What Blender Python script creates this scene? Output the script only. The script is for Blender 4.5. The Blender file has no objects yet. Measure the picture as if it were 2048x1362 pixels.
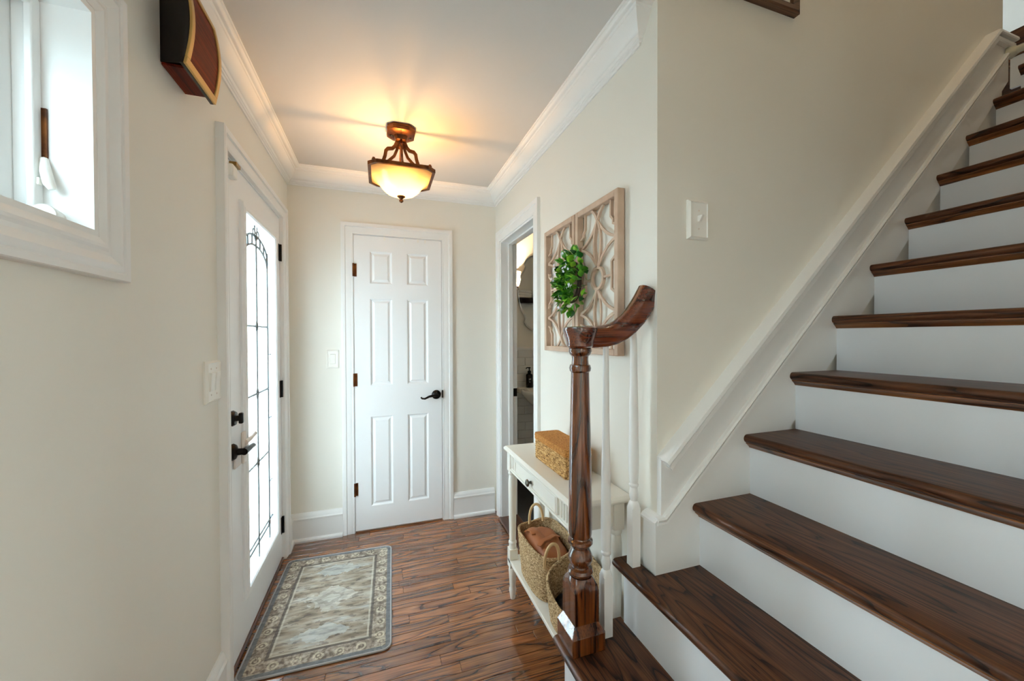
import bpy, bmesh, math, random
from mathutils import Vector, Matrix, noise
random.seed(7)
sc = bpy.context.scene
R = math.radians

# ------------------------------------------------------------------ camera
CAM_H = 1.3479
yaw, pit, rol = R(18.8789), R(0.6667), R(-0.1808)
_rt = Vector((math.cos(yaw), -math.sin(yaw), 0)); _fw = Vector((math.sin(yaw), math.cos(yaw), 0)); _up = Vector((0, 0, 1))
fw = _fw*math.cos(pit) - _up*math.sin(pit); up2 = _up*math.cos(pit) + _fw*math.sin(pit)
cr = _rt*math.cos(rol) + up2*math.sin(rol); cu = up2*math.cos(rol) - _rt*math.sin(rol)
cam = bpy.data.cameras.new('camera'); camo = bpy.data.objects.new('camera', cam)
sc.collection.objects.link(camo)
cam.sensor_width = 36; cam.lens = 773.2712/2048*36; cam.clip_start = .02; cam.clip_end = 200
camo.matrix_world = Matrix(((cr.x, cu.x, -fw.x, 0), (cr.y, cu.y, -fw.y, 0), (cr.z, cu.z, -fw.z, CAM_H), (0, 0, 0, 1)))
sc.camera = camo

# ------------------------------------------------------------------ sky, exposure
SKY = 18.0
w = bpy.data.worlds.new('sky'); sc.world = w; w.use_nodes = True
bg = w.node_tree.nodes['Background']; bg.inputs[0].default_value = (.87, .935, 1.0, 1); bg.inputs[1].default_value = SKY
vs = sc.view_settings; vs.view_transform = 'Standard'; vs.look = 'None'; vs.gamma = 1; vs.use_curve_mapping = False
vs.exposure = 0.45
sc.cycles.use_denoising = True
sc.cycles.max_bounces = 12; sc.cycles.diffuse_bounces = 8; sc.cycles.glossy_bounces = 4
sc.cycles.transmission_bounces = 8; sc.cycles.transparent_max_bounces = 12
sc.cycles.caustics_reflective = False; sc.cycles.caustics_refractive = False
sc.cycles.sample_clamp_indirect = 4
sc.cycles.use_adaptive_sampling = True; sc.cycles.adaptive_threshold = .05; sc.cycles.adaptive_min_samples = 16

def portal(name, loc, rot, sx, sy):
    l = bpy.data.lights.new(name, 'AREA'); l.shape = 'RECTANGLE'; l.size = sx; l.size_y = sy
    l.cycles.is_portal = True
    o = bpy.data.objects.new(name, l); sc.collection.objects.link(o); o.location = loc; o.rotation_euler = rot

# ------------------------------------------------------------------ layout numbers (metres)
XL, XR, YB, YC, H = -.562, .845, 2.8466, 1.027, 2.444
ZTOP = 5.0
SK = YC - .02          # face of the stair skirt board
YEND = 1.135           # far end of the two lowest treads
YNEAR = -.12           # near wall of the stair
def nose(n): return .525 + .223*(n-1)
def tz(n): return .376 + .209*(n-1)

# ------------------------------------------------------------------ materials
def lin(*c): return tuple(((v/255)/12.92 if v/255 <= .04045 else ((v/255+.055)/1.055)**2.4) for v in c) + (1,)
def mat(name, col, rough=.5, metal=0, coat=0, coatr=.1, spec=.5, bump=None, vary=None):
    m = bpy.data.materials.new(name); m.use_nodes = True; nt = m.node_tree; b = nt.nodes['Principled BSDF']
    b.inputs['Base Color'].default_value = col; b.inputs['Roughness'].default_value = rough
    b.inputs['Metallic'].default_value = metal; b.inputs['Coat Weight'].default_value = coat
    b.inputs['Coat Roughness'].default_value = coatr; b.inputs['Specular IOR Level'].default_value = spec
    tc = nt.nodes.new('ShaderNodeTexCoord')
    if bump:
        n = nt.nodes.new('ShaderNodeTexNoise'); n.inputs['Scale'].default_value = bump[0]; n.inputs['Detail'].default_value = 3
        nt.links.new(tc.outputs['Object'], n.inputs['Vector'])
        bp = nt.nodes.new('ShaderNodeBump'); bp.inputs['Strength'].default_value = bump[1]; bp.inputs['Distance'].default_value = bump[2] if len(bump) > 2 else .001
        nt.links.new(n.outputs['Fac'], bp.inputs['Height']); nt.links.new(bp.outputs[0], b.inputs['Normal'])
    if vary:
        n = nt.nodes.new('ShaderNodeTexNoise'); n.inputs['Scale'].default_value = vary[0]; n.inputs['Detail'].default_value = 4
        nt.links.new(tc.outputs['Object'], n.inputs['Vector'])
        r = nt.nodes.new('ShaderNodeValToRGB'); r.color_ramp.elements[0].position = .35; r.color_ramp.elements[1].position = .65
        r.color_ramp.elements[0].color = vary[1]; r.color_ramp.elements[1].color = col
        nt.links.new(n.outputs['Fac'], r.inputs[0]); nt.links.new(r.outputs[0], b.inputs['Base Color'])
    return m

def wood(name, dark, mid, light, axis, rough=.3, coat=.5, coatr=.12, freq=26, size=1.0, vary=.5):
    m = bpy.data.materials.new(name); m.use_nodes = True; nt = m.node_tree; N = nt.nodes.new; L = nt.links.new
    b = nt.nodes['Principled BSDF']
    b.inputs['Roughness'].default_value = rough; b.inputs['Coat Weight'].default_value = coat; b.inputs['Coat Roughness'].default_value = coatr
    tc = N('ShaderNodeTexCoord'); oi = N('ShaderNodeObjectInfo')
    def mapping(along, across):
        mp = N('ShaderNodeMapping'); s = [across*size]*3; s[axis] = along*size
        mp.inputs['Scale'].default_value = s; L(tc.outputs['Object'], mp.inputs[0]); return mp.outputs[0]
    wv = N('ShaderNodeMath'); wv.operation = 'MULTIPLY'; wv.inputs[1].default_value = 57.3; L(oi.outputs['Random'], wv.inputs[0])
    n1 = N('ShaderNodeTexNoise'); n1.noise_dimensions = '4D'; n1.inputs['Scale'].default_value = 1; n1.inputs['Detail'].default_value = 2.5; n1.inputs['Roughness'].default_value = .45
    L(mapping(1.1, 9.0), n1.inputs['Vector']); L(wv.outputs[0], n1.inputs['W'])
    mu = N('ShaderNodeMath'); mu.operation = 'MULTIPLY'; mu.inputs[1].default_value = freq; L(n1.outputs['Fac'], mu.inputs[0])
    fr = N('ShaderNodeMath'); fr.operation = 'FRACT'; L(mu.outputs[0], fr.inputs[0])
    rp = N('ShaderNodeValToRGB'); e = rp.color_ramp.elements
    e[0].position = 0; e[0].color = dark; e[1].position = 1; e[1].color = mid
    a = e.new(.04); a.color = dark; a = e.new(.15); a.color = mid; a = e.new(.70); a.color = light
    L(fr.outputs[0], rp.inputs[0])
    n2 = N('ShaderNodeTexNoise'); n2.noise_dimensions = '4D'; n2.inputs['Scale'].default_value = 1; n2.inputs['Detail'].default_value = 2
    L(mapping(5, 260), n2.inputs['Vector']); L(wv.outputs[0], n2.inputs['W'])
    r2 = N('ShaderNodeMapRange'); r2.inputs[1].default_value = .35; r2.inputs[2].default_value = .65; r2.inputs[3].default_value = .55; r2.inputs[4].default_value = 1.2
    L(n2.outputs['Fac'], r2.inputs[0])
    mx = N('ShaderNodeMix'); mx.data_type = 'RGBA'; mx.blend_type = 'MULTIPLY'; mx.inputs[0].default_value = 1
    L(rp.outputs[0], mx.inputs[6]); L(r2.outputs[0], mx.inputs[7])
    r3 = N('ShaderNodeMapRange'); r3.inputs[3].default_value = 1-vary; r3.inputs[4].default_value = 1+vary
    wn = N('ShaderNodeMath'); wn.operation = 'FRACT'; L(wv.outputs[0], wn.inputs[0]); L(wn.outputs[0], r3.inputs[0])
    m2 = N('ShaderNodeMix'); m2.data_type = 'RGBA'; m2.blend_type = 'MULTIPLY'; m2.inputs[0].default_value = 1
    L(mx.outputs[2], m2.inputs[6]); L(r3.outputs[0], m2.inputs[7]); L(m2.outputs[2], b.inputs['Base Color'])
    bp = N('ShaderNodeBump'); bp.inputs['Strength'].default_value = .12; bp.inputs['Distance'].default_value = .0006
    L(n2.outputs['Fac'], bp.inputs['Height']); L(bp.outputs[0], b.inputs['Normal'])
    return m

def fibre(name, a, c, d, scale, stretch=(1, 1, 1), strength=.9, dist=.004):
    m = bpy.data.materials.new(name); m.use_nodes = True; nt = m.node_tree; N = nt.nodes.new; L = nt.links.new
    b = nt.nodes['Principled BSDF']; b.inputs['Roughness'].default_value = .8; b.inputs['Specular IOR Level'].default_value = .2
    tc = N('ShaderNodeTexCoord'); mp = N('ShaderNodeMapping'); mp.inputs['Scale'].default_value = stretch; L(tc.outputs['Object'], mp.inputs[0])
    n = N('ShaderNodeTexNoise'); n.inputs['Scale'].default_value = scale; n.inputs['Detail'].default_value = 3; n.inputs['Distortion'].default_value = 1.2; L(mp.outputs[0], n.inputs['Vector'])
    rp = N('ShaderNodeValToRGB'); e = rp.color_ramp.elements; e[0].position = .32; e[0].color = a; e[1].position = .68; e[1].color = d
    k = e.new(.5); k.color = c
    L(n.outputs['Fac'], rp.inputs[0]); L(rp.outputs[0], b.inputs['Base Color'])
    bp = N('ShaderNodeBump'); bp.inputs['Strength'].default_value = strength; bp.inputs['Distance'].default_value = dist
    L(n.outputs['Fac'], bp.inputs['Height']); L(bp.outputs[0], b.inputs['Normal'])
    return m

def thin_glass(name, tint, clear, bump=0):
    """pane: 'clear' share passes straight through, the rest is diffused by the frosted face; a little gloss"""
    m = bpy.data.materials.new(name); m.use_nodes = True; nt = m.node_tree; N = nt.nodes.new; L = nt.links.new
    nt.nodes.remove(nt.nodes['Principled BSDF']); out = nt.nodes['Material Output']
    t = N('ShaderNodeBsdfTransparent'); t.inputs[0].default_value = tint
    s = N('ShaderNodeBsdfTranslucent'); s.inputs[0].default_value = tint
    g = N('ShaderNodeBsdfGlossy'); g.inputs['Roughness'].default_value = .08
    a = N('ShaderNodeMixShader'); a.inputs[0].default_value = clear; L(s.outputs[0], a.inputs[1]); L(t.outputs[0], a.inputs[2])
    c = N('ShaderNodeMixShader'); c.inputs[0].default_value = .05; L(a.outputs[0], c.inputs[1]); L(g.outputs[0], c.inputs[2])
    if bump:
        tc = N('ShaderNodeTexCoord'); n = N('ShaderNodeTexNoise'); n.inputs['Scale'].default_value = bump; L(tc.outputs['Object'], n.inputs['Vector'])
        bp = N('ShaderNodeBump'); bp.inputs['Strength'].default_value = .6; bp.inputs['Distance'].default_value = .003; L(n.outputs['Fac'], bp.inputs['Height'])
        L(bp.outputs[0], s.inputs['Normal']); L(bp.outputs[0], g.inputs['Normal'])
    L(c.outputs[0], out.inputs[0]); return m

M = {}
M['paint'] = mat('cream_wall_paint', lin(232, 229, 220), .55, bump=(220, .05))
M['ceil'] = mat('ceiling_paint', lin(208, 205, 202), .7, bump=(160, .05))
M['trim'] = mat('white_gloss_trim', lin(236, 236, 235), .28, spec=.5)
M['riser'] = mat('white_riser_paint', lin(232, 235, 240), .35, bump=(60, .04))
M['doorwhite'] = mat('white_door_paint', lin(238, 239, 240), .32)
M['table'] = mat('ivory_table_paint', lin(236, 233, 224), .32)
M['black'] = mat('black_bronze', lin(22, 20, 20), .28, metal=.6)
M['bronze'] = mat('aged_bronze', lin(120, 70, 30), .35, metal=.75, vary=(25, lin(70, 36, 14)))
M['brass'] = mat('antique_brass', lin(150, 120, 70), .3, metal=.9)
M['pewter'] = mat('dark_pewter', lin(84, 80, 72), .35, metal=.8)
M['plastic'] = mat('white_plastic', lin(240, 238, 232), .3)
M['almond'] = mat('pale_plastic', lin(226, 214, 205), .35)
M['nickel'] = mat('grey_came', lin(120, 125, 125), .35, metal=.7)
M['gold'] = mat('gold_trim', lin(196, 160, 95), .38, metal=.7)
M['blackbody'] = mat('black_lacquer', lin(16, 10, 10), .25)
M['bathtile'] = mat('white_glazed_tile', lin(226, 226, 224), .15)
M['grout'] = mat('tile_grout', lin(196, 196, 192), .9)
M['bathfloor'] = mat('charcoal_floor', lin(58, 58, 60), .5)
M['porcelain'] = mat('porcelain', lin(240, 238, 232), .08)
M['leather'] = mat('tan_leather', lin(174, 106, 60), .5, bump=(90, .25), vary=(9, lin(154, 88, 48)))
M['darkcloth'] = mat('black_cloth', lin(24, 24, 26), .85, bump=(200, .4))
M['redcloth'] = mat('red_cloth', lin(170, 30, 26), .8)
M['bluecloth'] = mat('blue_cloth', lin(24, 78, 120), .8)
M['lattice'] = mat('taupe_washed_wood', lin(204, 178, 156), .6, bump=(60, .3), vary=(14, lin(188, 160, 138)))
M['towel'] = mat('white_towel', lin(232, 230, 226), .9)
M['mirror'] = mat('mirror_glass', (.92, .95, .96, 1), .015, metal=1)
M['silver'] = mat('mirror_bevel', (.75, .78, .8, 1), .08, metal=1)
M['leaf'] = mat('leaf_green', lin(92, 164, 44), .35, vary=(30, lin(56, 124, 30)))
M['leafd'] = mat('leaf_dark_green', lin(46, 116, 44), .35, vary=(30, lin(26, 76, 30)))
M['leafl'] = mat('leaf_lime', lin(158, 204, 60), .35, vary=(30, lin(104, 172, 46)))
M['petal'] = mat('white_blossom', lin(225, 228, 245), .6)
M['twig'] = mat('twig', lin(60, 44, 36), .8)
M['handlew'] = mat('straw_handle', lin(206, 170, 122), .6, bump=(150, .3))
M['mat_board'] = mat('picture_mat', lin(225, 222, 214), .8)
M['binding'] = mat('rug_binding', lin(168, 166, 166), .8, bump=(400, .4))
M['ground'] = mat('outdoor_paving', lin(150, 150, 146), .9)
M['cream_rail'] = mat('cream_rail_paint', lin(205, 200, 178), .35)
M['label'] = mat('white_print', lin(220, 220, 220), .6)
M['glassfrost'] = thin_glass('frosted_glass', (.90, .92, .95, 1), .62, 180)
M['glassbevel'] = thin_glass('bevelled_glass', (.80, .86, .92, 1), .55, 60)
M['glassclear'] = thin_glass('clear_glass', (.93, .98, .96, 1), .9)
M['glassobscure'] = thin_glass('obscure_glass', (.53, .59, .60, 1), .85, 90)
M['lampglass'] = thin_glass('amber_glass', (.26, .21, .13, 1), .0)
M['sconceglass'] = thin_glass('opal_glass', (.95, .75, .5, 1), .0)
FD, FM, FL = lin(62, 33, 18), lin(116, 67, 36), lin(150, 94, 52)
M['floor'] = wood('oak_floor', FD, FM, FL, 0, rough=.25, coat=1, coatr=.05, freq=13, vary=.34)
M['floor'].node_tree.nodes['Principled BSDF'].inputs['Coat IOR'].default_value = 1.6
M['tread'] = wood('dark_oak_tread', lin(30, 17, 11), lin(74, 42, 24), lin(98, 60, 36), 1, rough=.42, coat=.15, coatr=.12, freq=16, vary=.12)
M['tread'].node_tree.nodes['Principled BSDF'].inputs['Specular IOR Level'].default_value = .3
M['lit_cove'] = wood('lit_oak_cove', lin(60, 30, 12), lin(112, 64, 28), lin(140, 86, 42), 1, rough=.4, coat=.3, freq=8, vary=.05)  # more orange than the treads: light on their front edges put into the colour
M['newel'] = wood('walnut_stained_post', lin(26, 10, 4), lin(78, 37, 15), lin(120, 64, 26), 2, rough=.22, coat=.9, coatr=.06, freq=9, vary=.05)
M['rail'] = wood('walnut_stained_rail', lin(44, 13, 6), lin(84, 32, 12), lin(112, 50, 19), 0, rough=.2, coat=1, coatr=.05, freq=5, vary=.05)
M['mahog'] = wood('mahogany', lin(70, 14, 4), lin(104, 30, 10), lin(128, 44, 14), 1, rough=.55, coat=0, freq=5, vary=.05)
M['mahog'].node_tree.nodes['Principled BSDF'].inputs['Specular IOR Level'].default_value = .15
M['frame'] = wood('brown_frame', lin(44, 26, 16), lin(92, 62, 42), lin(110, 78, 54), 0, rough=.5, coat=.1, freq=8, vary=.05)
M['threshold'] = wood('threshold_wood', lin(40, 20, 12), lin(82, 46, 30), lin(100, 60, 40), 1, rough=.3, coat=.4, freq=8, vary=.05)
M['seagrass'] = fibre('seagrass', lin(88, 66, 44), lin(182, 150, 108), lin(222, 198, 160), 130, (1, 1, 1.6))
M['wicker'] = fibre('wicker', lin(78, 48, 22), lin(186, 140, 84), lin(222, 186, 132), 120, (1, .35, 1.6), .8, .003)
M['wickertop'] = fibre('wicker_lid', lin(120, 74, 32), lin(188, 126, 62), lin(206, 150, 84), 220, (1, 1, 1), .5, .002)

def rug_material():
    m = bpy.data.materials.new('faded_rug'); m.use_nodes = True; nt = m.node_tree; N = nt.nodes.new; L = nt.links.new
    b = nt.nodes['Principled BSDF']; b.inputs['Roughness'].default_value = .95; b.inputs['Specular IOR Level'].default_value = .1
    tc = N('ShaderNodeTexCoord'); sx = N('ShaderNodeSeparateXYZ'); L(tc.outputs['Object'], sx.inputs[0])
    def mth(op, a, b_=None, c=None):
        n = N('ShaderNodeMath'); n.operation = op
        for i, v in enumerate((a, b_, c)):
            if v is None: continue
            if isinstance(v, (int, float)): n.inputs[i].default_value = v
            else: L(v, n.inputs[i])
        return n.outputs[0]
    ax, ay = mth('ABSOLUTE', sx.outputs[0]), mth('ABSOLUTE', sx.outputs[1])
    hx, hy = .295, .4325
    d = mth('MINIMUM', mth('SUBTRACT', hx, ax), mth('SUBTRACT', hy, ay))      # distance to the edge
    def noise_(scale, detail=4, st=None):
        n = N('ShaderNodeTexNoise'); n.inputs['Scale'].default_value = scale; n.inputs['Detail'].default_value = detail
        if st:
            mp = N('ShaderNodeMapping'); mp.inputs['Scale'].default_value = st; L(tc.outputs['Object'], mp.inputs[0]); L(mp.outputs[0], n.inputs['Vector'])
        else: L(tc.outputs['Object'], n.inputs['Vector'])
        return n.outputs['Fac']
    def ramp(f, stops):
        r = N('ShaderNodeValToRGB'); e = r.color_ramp.elements
        e[0].position, e[0].color = stops[0]; e[1].position, e[1].color = stops[-1]
        for p, c in stops[1:-1]: k = e.new(p); k.color = c
        L(f, r.inputs[0]); return r.outputs[0]
    def mix(f, a, c):
        n = N('ShaderNodeMix'); n.data_type = 'RGBA'
        if isinstance(f, (int, float)): n.inputs[0].default_value = f
        else: L(f, n.inputs[0])
        for i, v in ((6, a), (7, c)):
            if isinstance(v, tuple): n.inputs[i].default_value = v
            else: L(v, n.inputs[i])
        return n.outputs[2]
    field = ramp(noise_(9, 5, (.7, 2.4, 1)), [(.3, lin(112, 98, 86)), (.45, lin(150, 138, 122)), (.55, lin(166, 156, 142)), (.7, lin(176, 174, 168))])
    field = mix(mth('MULTIPLY', mth('GREATER_THAN', noise_(38, 3, (.6, 1.6, 1)), .58), .55), field, lin(96, 88, 84))
    # central diamond rings and two pale cartouches
    for cy, rx, ry, col in ((0, .13, .10, lin(196, 192, 184)), (0, .085, .062, lin(120, 116, 106)), (0, .05, .036, lin(200, 196, 186)), (.245, .15, .055, lin(188, 194, 194)), (-.245, .15, .055, lin(196, 202, 202)), (-.245, .06, .02, lin(130, 128, 122)), (.245, .06, .02, lin(130, 128, 122))):
        q = mth('ADD', mth('DIVIDE', ax, rx), mth('DIVIDE', mth('ABSOLUTE', mth('SUBTRACT', sx.outputs[1], cy)), ry))
        q = mth('ADD', q, mth('MULTIPLY', mth('SUBTRACT', noise_(26, 4), .5), 1.6))
        field = mix(mth('MULTIPLY', mth('LESS_THAN', q, 1.0), .42), field, col)
    border = ramp(noise_(60, 3), [(.35, lin(110, 99, 90)), (.5, lin(147, 135, 122)), (.65, lin(178, 167, 154))])
    # ring motifs repeated round the border
    def motif(u, v, c):
        fu = mth('SUBTRACT', mth('FRACT', mth('ADD', mth('DIVIDE', u, .084), .5)), .5); fu = mth('MULTIPLY', fu, .084)
        vv = mth('SUBTRACT', v, c)
        rr = mth('SQRT', mth('ADD', mth('MULTIPLY', fu, fu), mth('MULTIPLY', vv, vv)))
        a = mth('LESS_THAN', mth('ABSOLUTE', mth('SUBTRACT', rr, .017)), .0045)
        return mth('MAXIMUM', a, mth('LESS_THAN', rr, .0055))
    mot = mth('MAXIMUM', motif(sx.outputs[1], ax, hx-.052), motif(sx.outputs[0], ay, hy-.052))
    border = mix(mth('MULTIPLY', mth('MULTIPLY', mot, mth('GREATER_THAN', noise_(70, 2), .42)), .65), border, lin(212, 202, 178))
    col = mix(mth('LESS_THAN', d, .092), field, border)
    for c, t, k in ((.092, .006, lin(92, 86, 82)), (.104, .004, lin(186, 178, 164)), (.014, .012, lin(108, 114, 120))):
        col = mix(mth('MULTIPLY', mth('LESS_THAN', mth('ABSOLUTE', mth('SUBTRACT', d, c)), t), .8), col, k)
    worn = ramp(noise_(30, 6, (.5, 2.2, 1)), [(.3, (.72, .72, .72, 1)), (.5, (1, 1, 1, 1)), (.7, (1.18, 1.17, 1.15, 1))])
    wm = N('ShaderNodeMix'); wm.data_type = 'RGBA'; wm.blend_type = 'MULTIPLY'; wm.inputs[0].default_value = 1; L(col, wm.inputs[6]); L(worn, wm.inputs[7]); col = wm.outputs[2]
    L(col, b.inputs['Base Color'])
    bp = N('ShaderNodeBump'); bp.inputs['Strength'].default_value = .5; bp.inputs['Distance'].default_value = .002
    L(noise_(420, 2), bp.inputs['Height']); L(bp.outputs[0], b.inputs['Normal'])
    return m
M['rug'] = rug_material()

# ------------------------------------------------------------------ mesh helpers
class MB:
    def __init__(s): s.v = []; s.f = []
    def add(s, vs_, fs):
        o = len(s.v); s.v += [tuple(p) for p in vs_]; s.f += [tuple(i+o for i in f) for f in fs]; return s
    def box(s, x0, x1, y0, y1, z0, z1):
        return s.add([(x, y, z) for z in (z0, z1) for y in (y0, y1) for x in (x0, x1)],
                     [(0, 2, 3, 1), (4, 5, 7, 6), (0, 1, 5, 4), (2, 6, 7, 3), (0, 4, 6, 2), (1, 3, 7, 5)])
    def prism(s, poly, a, b, fn):
        """poly (p,q) extruded from a to b; fn(p,q,t) -> xyz"""
        n = len(poly)
        return s.add([fn(p, q, a) for p, q in poly] + [fn(p, q, b) for p, q in poly],
                     [tuple(range(n)), tuple(range(2*n-1, n-1, -1))] + [(i, (i+1) % n, n+(i+1) % n, n+i) for i in range(n)])
    def lathe(s, prof, c, seg=28, axis=2, sq=None):
        """prof [(r, h)]; revolved about an axis through c"""
        vs_, fs = [], []; n = len(prof)
        for k in range(seg):
            a = 2*math.pi*k/seg
            for r, h in prof:
                p = [0, 0, 0]; i, j = [(1, 2), (2, 0), (0, 1)][axis]
                p[i] = r*math.cos(a); p[j] = r*math.sin(a); p[axis] = h
                vs_.append((c[0]+p[0], c[1]+p[1], c[2]+p[2]))
        for k in range(seg):
            k2 = (k+1) % seg
            for i in range(n-1): fs.append((k*n+i, k2*n+i, k2*n+i+1, k*n+i+1))
        fs.append(tuple(k*n for k in range(seg))[::-1]); fs.append(tuple(k*n+n-1 for k in range(seg)))
        return s.add(vs_, fs)
    def tube(s, path, rad, seg=10, closed=False, sect=None):
        """round (or sect [(a,b)]) section along 3-D path"""
        P = [Vector(p) for p in path]; n = len(P)
        rr = rad if isinstance(rad, (list, tuple)) else [rad]*n
        if sect is None: sect = [(math.cos(2*math.pi*k/seg), math.sin(2*math.pi*k/seg)) for k in range(seg)]
        m = len(sect); vs_, fs = [], []; prev = None
        for i in range(n):
            if closed: t = P[(i+1) % n]-P[i-1]
            else: t = P[min(i+1, n-1)]-P[max(i-1, 0)]
            t.normalize()
            if prev is None:
                u = t.cross(Vector((0, 0, 1)))
                if u.length < 1e-3: u = t.cross(Vector((0, 1, 0)))
            else: u = prev-t*prev.dot(t)
            u.normalize(); prev = u; q = u.cross(t)
            vs_ += [P[i]+(u*a+q*b)*rr[i] for a, b in sect]
        for i in range(n if closed else n-1):
            i2 = (i+1) % n
            for k in range(m): fs.append((i*m+k, i*m+(k+1) % m, i2*m+(k+1) % m, i2*m+k))
        if not closed: fs += [tuple(range(m))[::-1], tuple((n-1)*m+k for k in range(m))]
        return s.add(vs_, fs)
    def sweep(s, path, prof, fn, closed=False):
        """mitred sweep of closed profile [(offset to the right of the path, height)] along a 2-D path; fn(a,b,h)->xyz"""
        n = len(path); m = len(prof); P = [Vector(p) for p in path]; vs_, fs = [], []
        def nrm(a, b): d = (b-a).normalized(); return Vector((d.y, -d.x))
        for i in range(n):
            if closed: n1, n2 = nrm(P[i-1], P[i]), nrm(P[i], P[(i+1) % n])
            else:
                n1 = nrm(P[i-1], P[i]) if i else None; n2 = nrm(P[i], P[i+1]) if i < n-1 else None
                n1 = n1 or n2; n2 = n2 or n1
            k = (n1+n2)/(1+n1.dot(n2))
            for o, h in prof: q = P[i]+k*o; vs_.append(fn(q.x, q.y, h))
        for i in range(n if closed else n-1):
            i2 = (i+1) % n
            for k in range(m): fs.append((i*m+k, i*m+(k+1) % m, i2*m+(k+1) % m, i2*m+k))
        if not closed: fs += [tuple(range(m))[::-1], tuple((n-1)*m+k for k in range(m))]
        return s.add(vs_, fs)
    def mesh(s, name, off=(0, 0, 0), sharp=35):
        me = bpy.data.meshes.new(name)
        me.from_pydata([(a-off[0], b-off[1], c-off[2]) for a, b, c in s.v], [], s.f)
        bm = bmesh.new(); bm.from_mesh(me); bmesh.ops.recalc_face_normals(bm, faces=bm.faces); bm.to_mesh(me); bm.free()
        me.polygons.foreach_set('use_smooth', [True]*len(me.polygons))
        me.set_sharp_from_angle(angle=R(sharp)); me.update()
        return me

def wloc(o):
    p = Vector((0, 0, 0))
    while o: p += o.location; o = o.parent
    return p
def put(name, mesh, mt, parent=None, loc=None):
    o = bpy.data.objects.new(name, mesh); sc.collection.objects.link(o)
    if mt and not mesh.materials: mesh.materials.append(M[mt] if isinstance(mt, str) else mt)
    if parent: o.parent = parent
    if loc is not None: o.location = loc
    return o
def build(mb, name, mt, parent=None, bevel=0, sharp=35, origin=None):
    """world-coordinate mesh -> object; under a parent it is stored relative to that parent's place"""
    if parent is not None: off = wloc(parent); o = put(name, mb.mesh(name, off, sharp), mt, parent)
    else:
        if origin is None:
            xs, ys, zs = zip(*mb.v); origin = ((min(xs)+max(xs))/2, (min(ys)+max(ys))/2, min(zs))
        o = put(name, mb.mesh(name, origin, sharp), mt, None, origin)
    if bevel:
        bv = o.modifiers.new('bevel', 'BEVEL'); bv.width = bevel; bv.segments = 2; bv.limit_method = 'ANGLE'; bv.angle_limit = R(40)
    return o
def empty(name, loc):
    o = bpy.data.objects.new(name, None); sc.collection.objects.link(o); o.location = loc; o.empty_display_size = .05; return o
def tag(o, label=None, cat=None, group=None, kind=None):
    if label: o['label'] = label
    if cat: o['category'] = cat
    if group: o['group'] = group
    if kind: o['kind'] = kind
    return o
def struct(o, label, cat): return tag(o, label, cat, kind='structure')
bx = lambda *a: MB().box(*a)

def wall_boxes(a0, a1, z0, z1, holes, fn):
    """wall slab split round rectangular holes; fn(a0,a1,z0,z1) adds one box"""
    holes = sorted(holes); x = a0
    for h0, h1, hz0, hz1 in holes:
        if h0 > x: fn(x, h0, z0, z1)
        if hz0 > z0: fn(h0, h1, z0, hz0)
        if hz1 < z1: fn(h0, h1, hz1, z1)
        x = h1
    if x < a1: fn(x, a1, z0, z1)

# ------------------------------------------------------------------ room shell
WIN = (.02, 1.04, 1.556, 2.021)              # window opening on the left wall: y0,y1,z0,z1
FDO = (1.758, 2.652, 0, 2.062)               # front door opening
BDO = (2.06, 2.717, 0, 2.041)                # bathroom door opening
CDO = (-.1685, .4325, 0, 2.045)              # closet door opening (x)
LWN = (-3.2, -2.6, .9, 2.0)                 # added window behind the camera, sized for the daylight it gives
YR = -3.4
mb = MB(); wall_boxes(YR, YB+.12, 0, H+.3, [LWN, WIN, FDO], lambda a, b, c, d: mb.box(XL-.14, XL, a, b, c, d))
struct(build(mb, 'wall_left', 'paint'), 'cream wall with the front door and the small window', 'wall')
mb = MB(); wall_boxes(XL, XR, 0, H+.3, [CDO], lambda a, b, c, d: mb.box(a, b, YB, YB+.12, c, d))
struct(build(mb, 'wall_back', 'paint'), 'cream end wall around the white closet door', 'wall')
mb = MB(); wall_boxes(YC, YB+.12, 0, ZTOP, [BDO], lambda a, b, c, d: mb.box(XR, XR+.115, a, b, c, d))
struct(build(mb, 'wall_right', 'paint'), 'cream wall with the bathroom doorway and lattice panels', 'wall')
struct(build(bx(XR+.115, 2.89, YC, YC+.115, 0, ZTOP), 'wall_stair', 'paint'), 'tall greyish wall rising beside the stairs', 'wall')
# closet interior
mb = MB(); mb.box(-.3, .6, YB+.62, YB+.7, 0, H); mb.box(-.38, -.3, YB+.12, YB+.7, 0, H); mb.box(.6, .68, YB+.12, YB+.7, 0, H)
struct(build(mb, 'wall_closet', 'paint'), 'cream walls inside the closet', 'wall')
# ceiling
mb = MB(); mb.box(XL, XR, YR, YB, H, H+.2); mb.box(XR, 4.3, YR, YNEAR, H, H+.2)
struct(build(mb, 'ceiling', 'ceil', sharp=30), 'pale hall ceiling with one lamp', 'ceiling')
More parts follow.
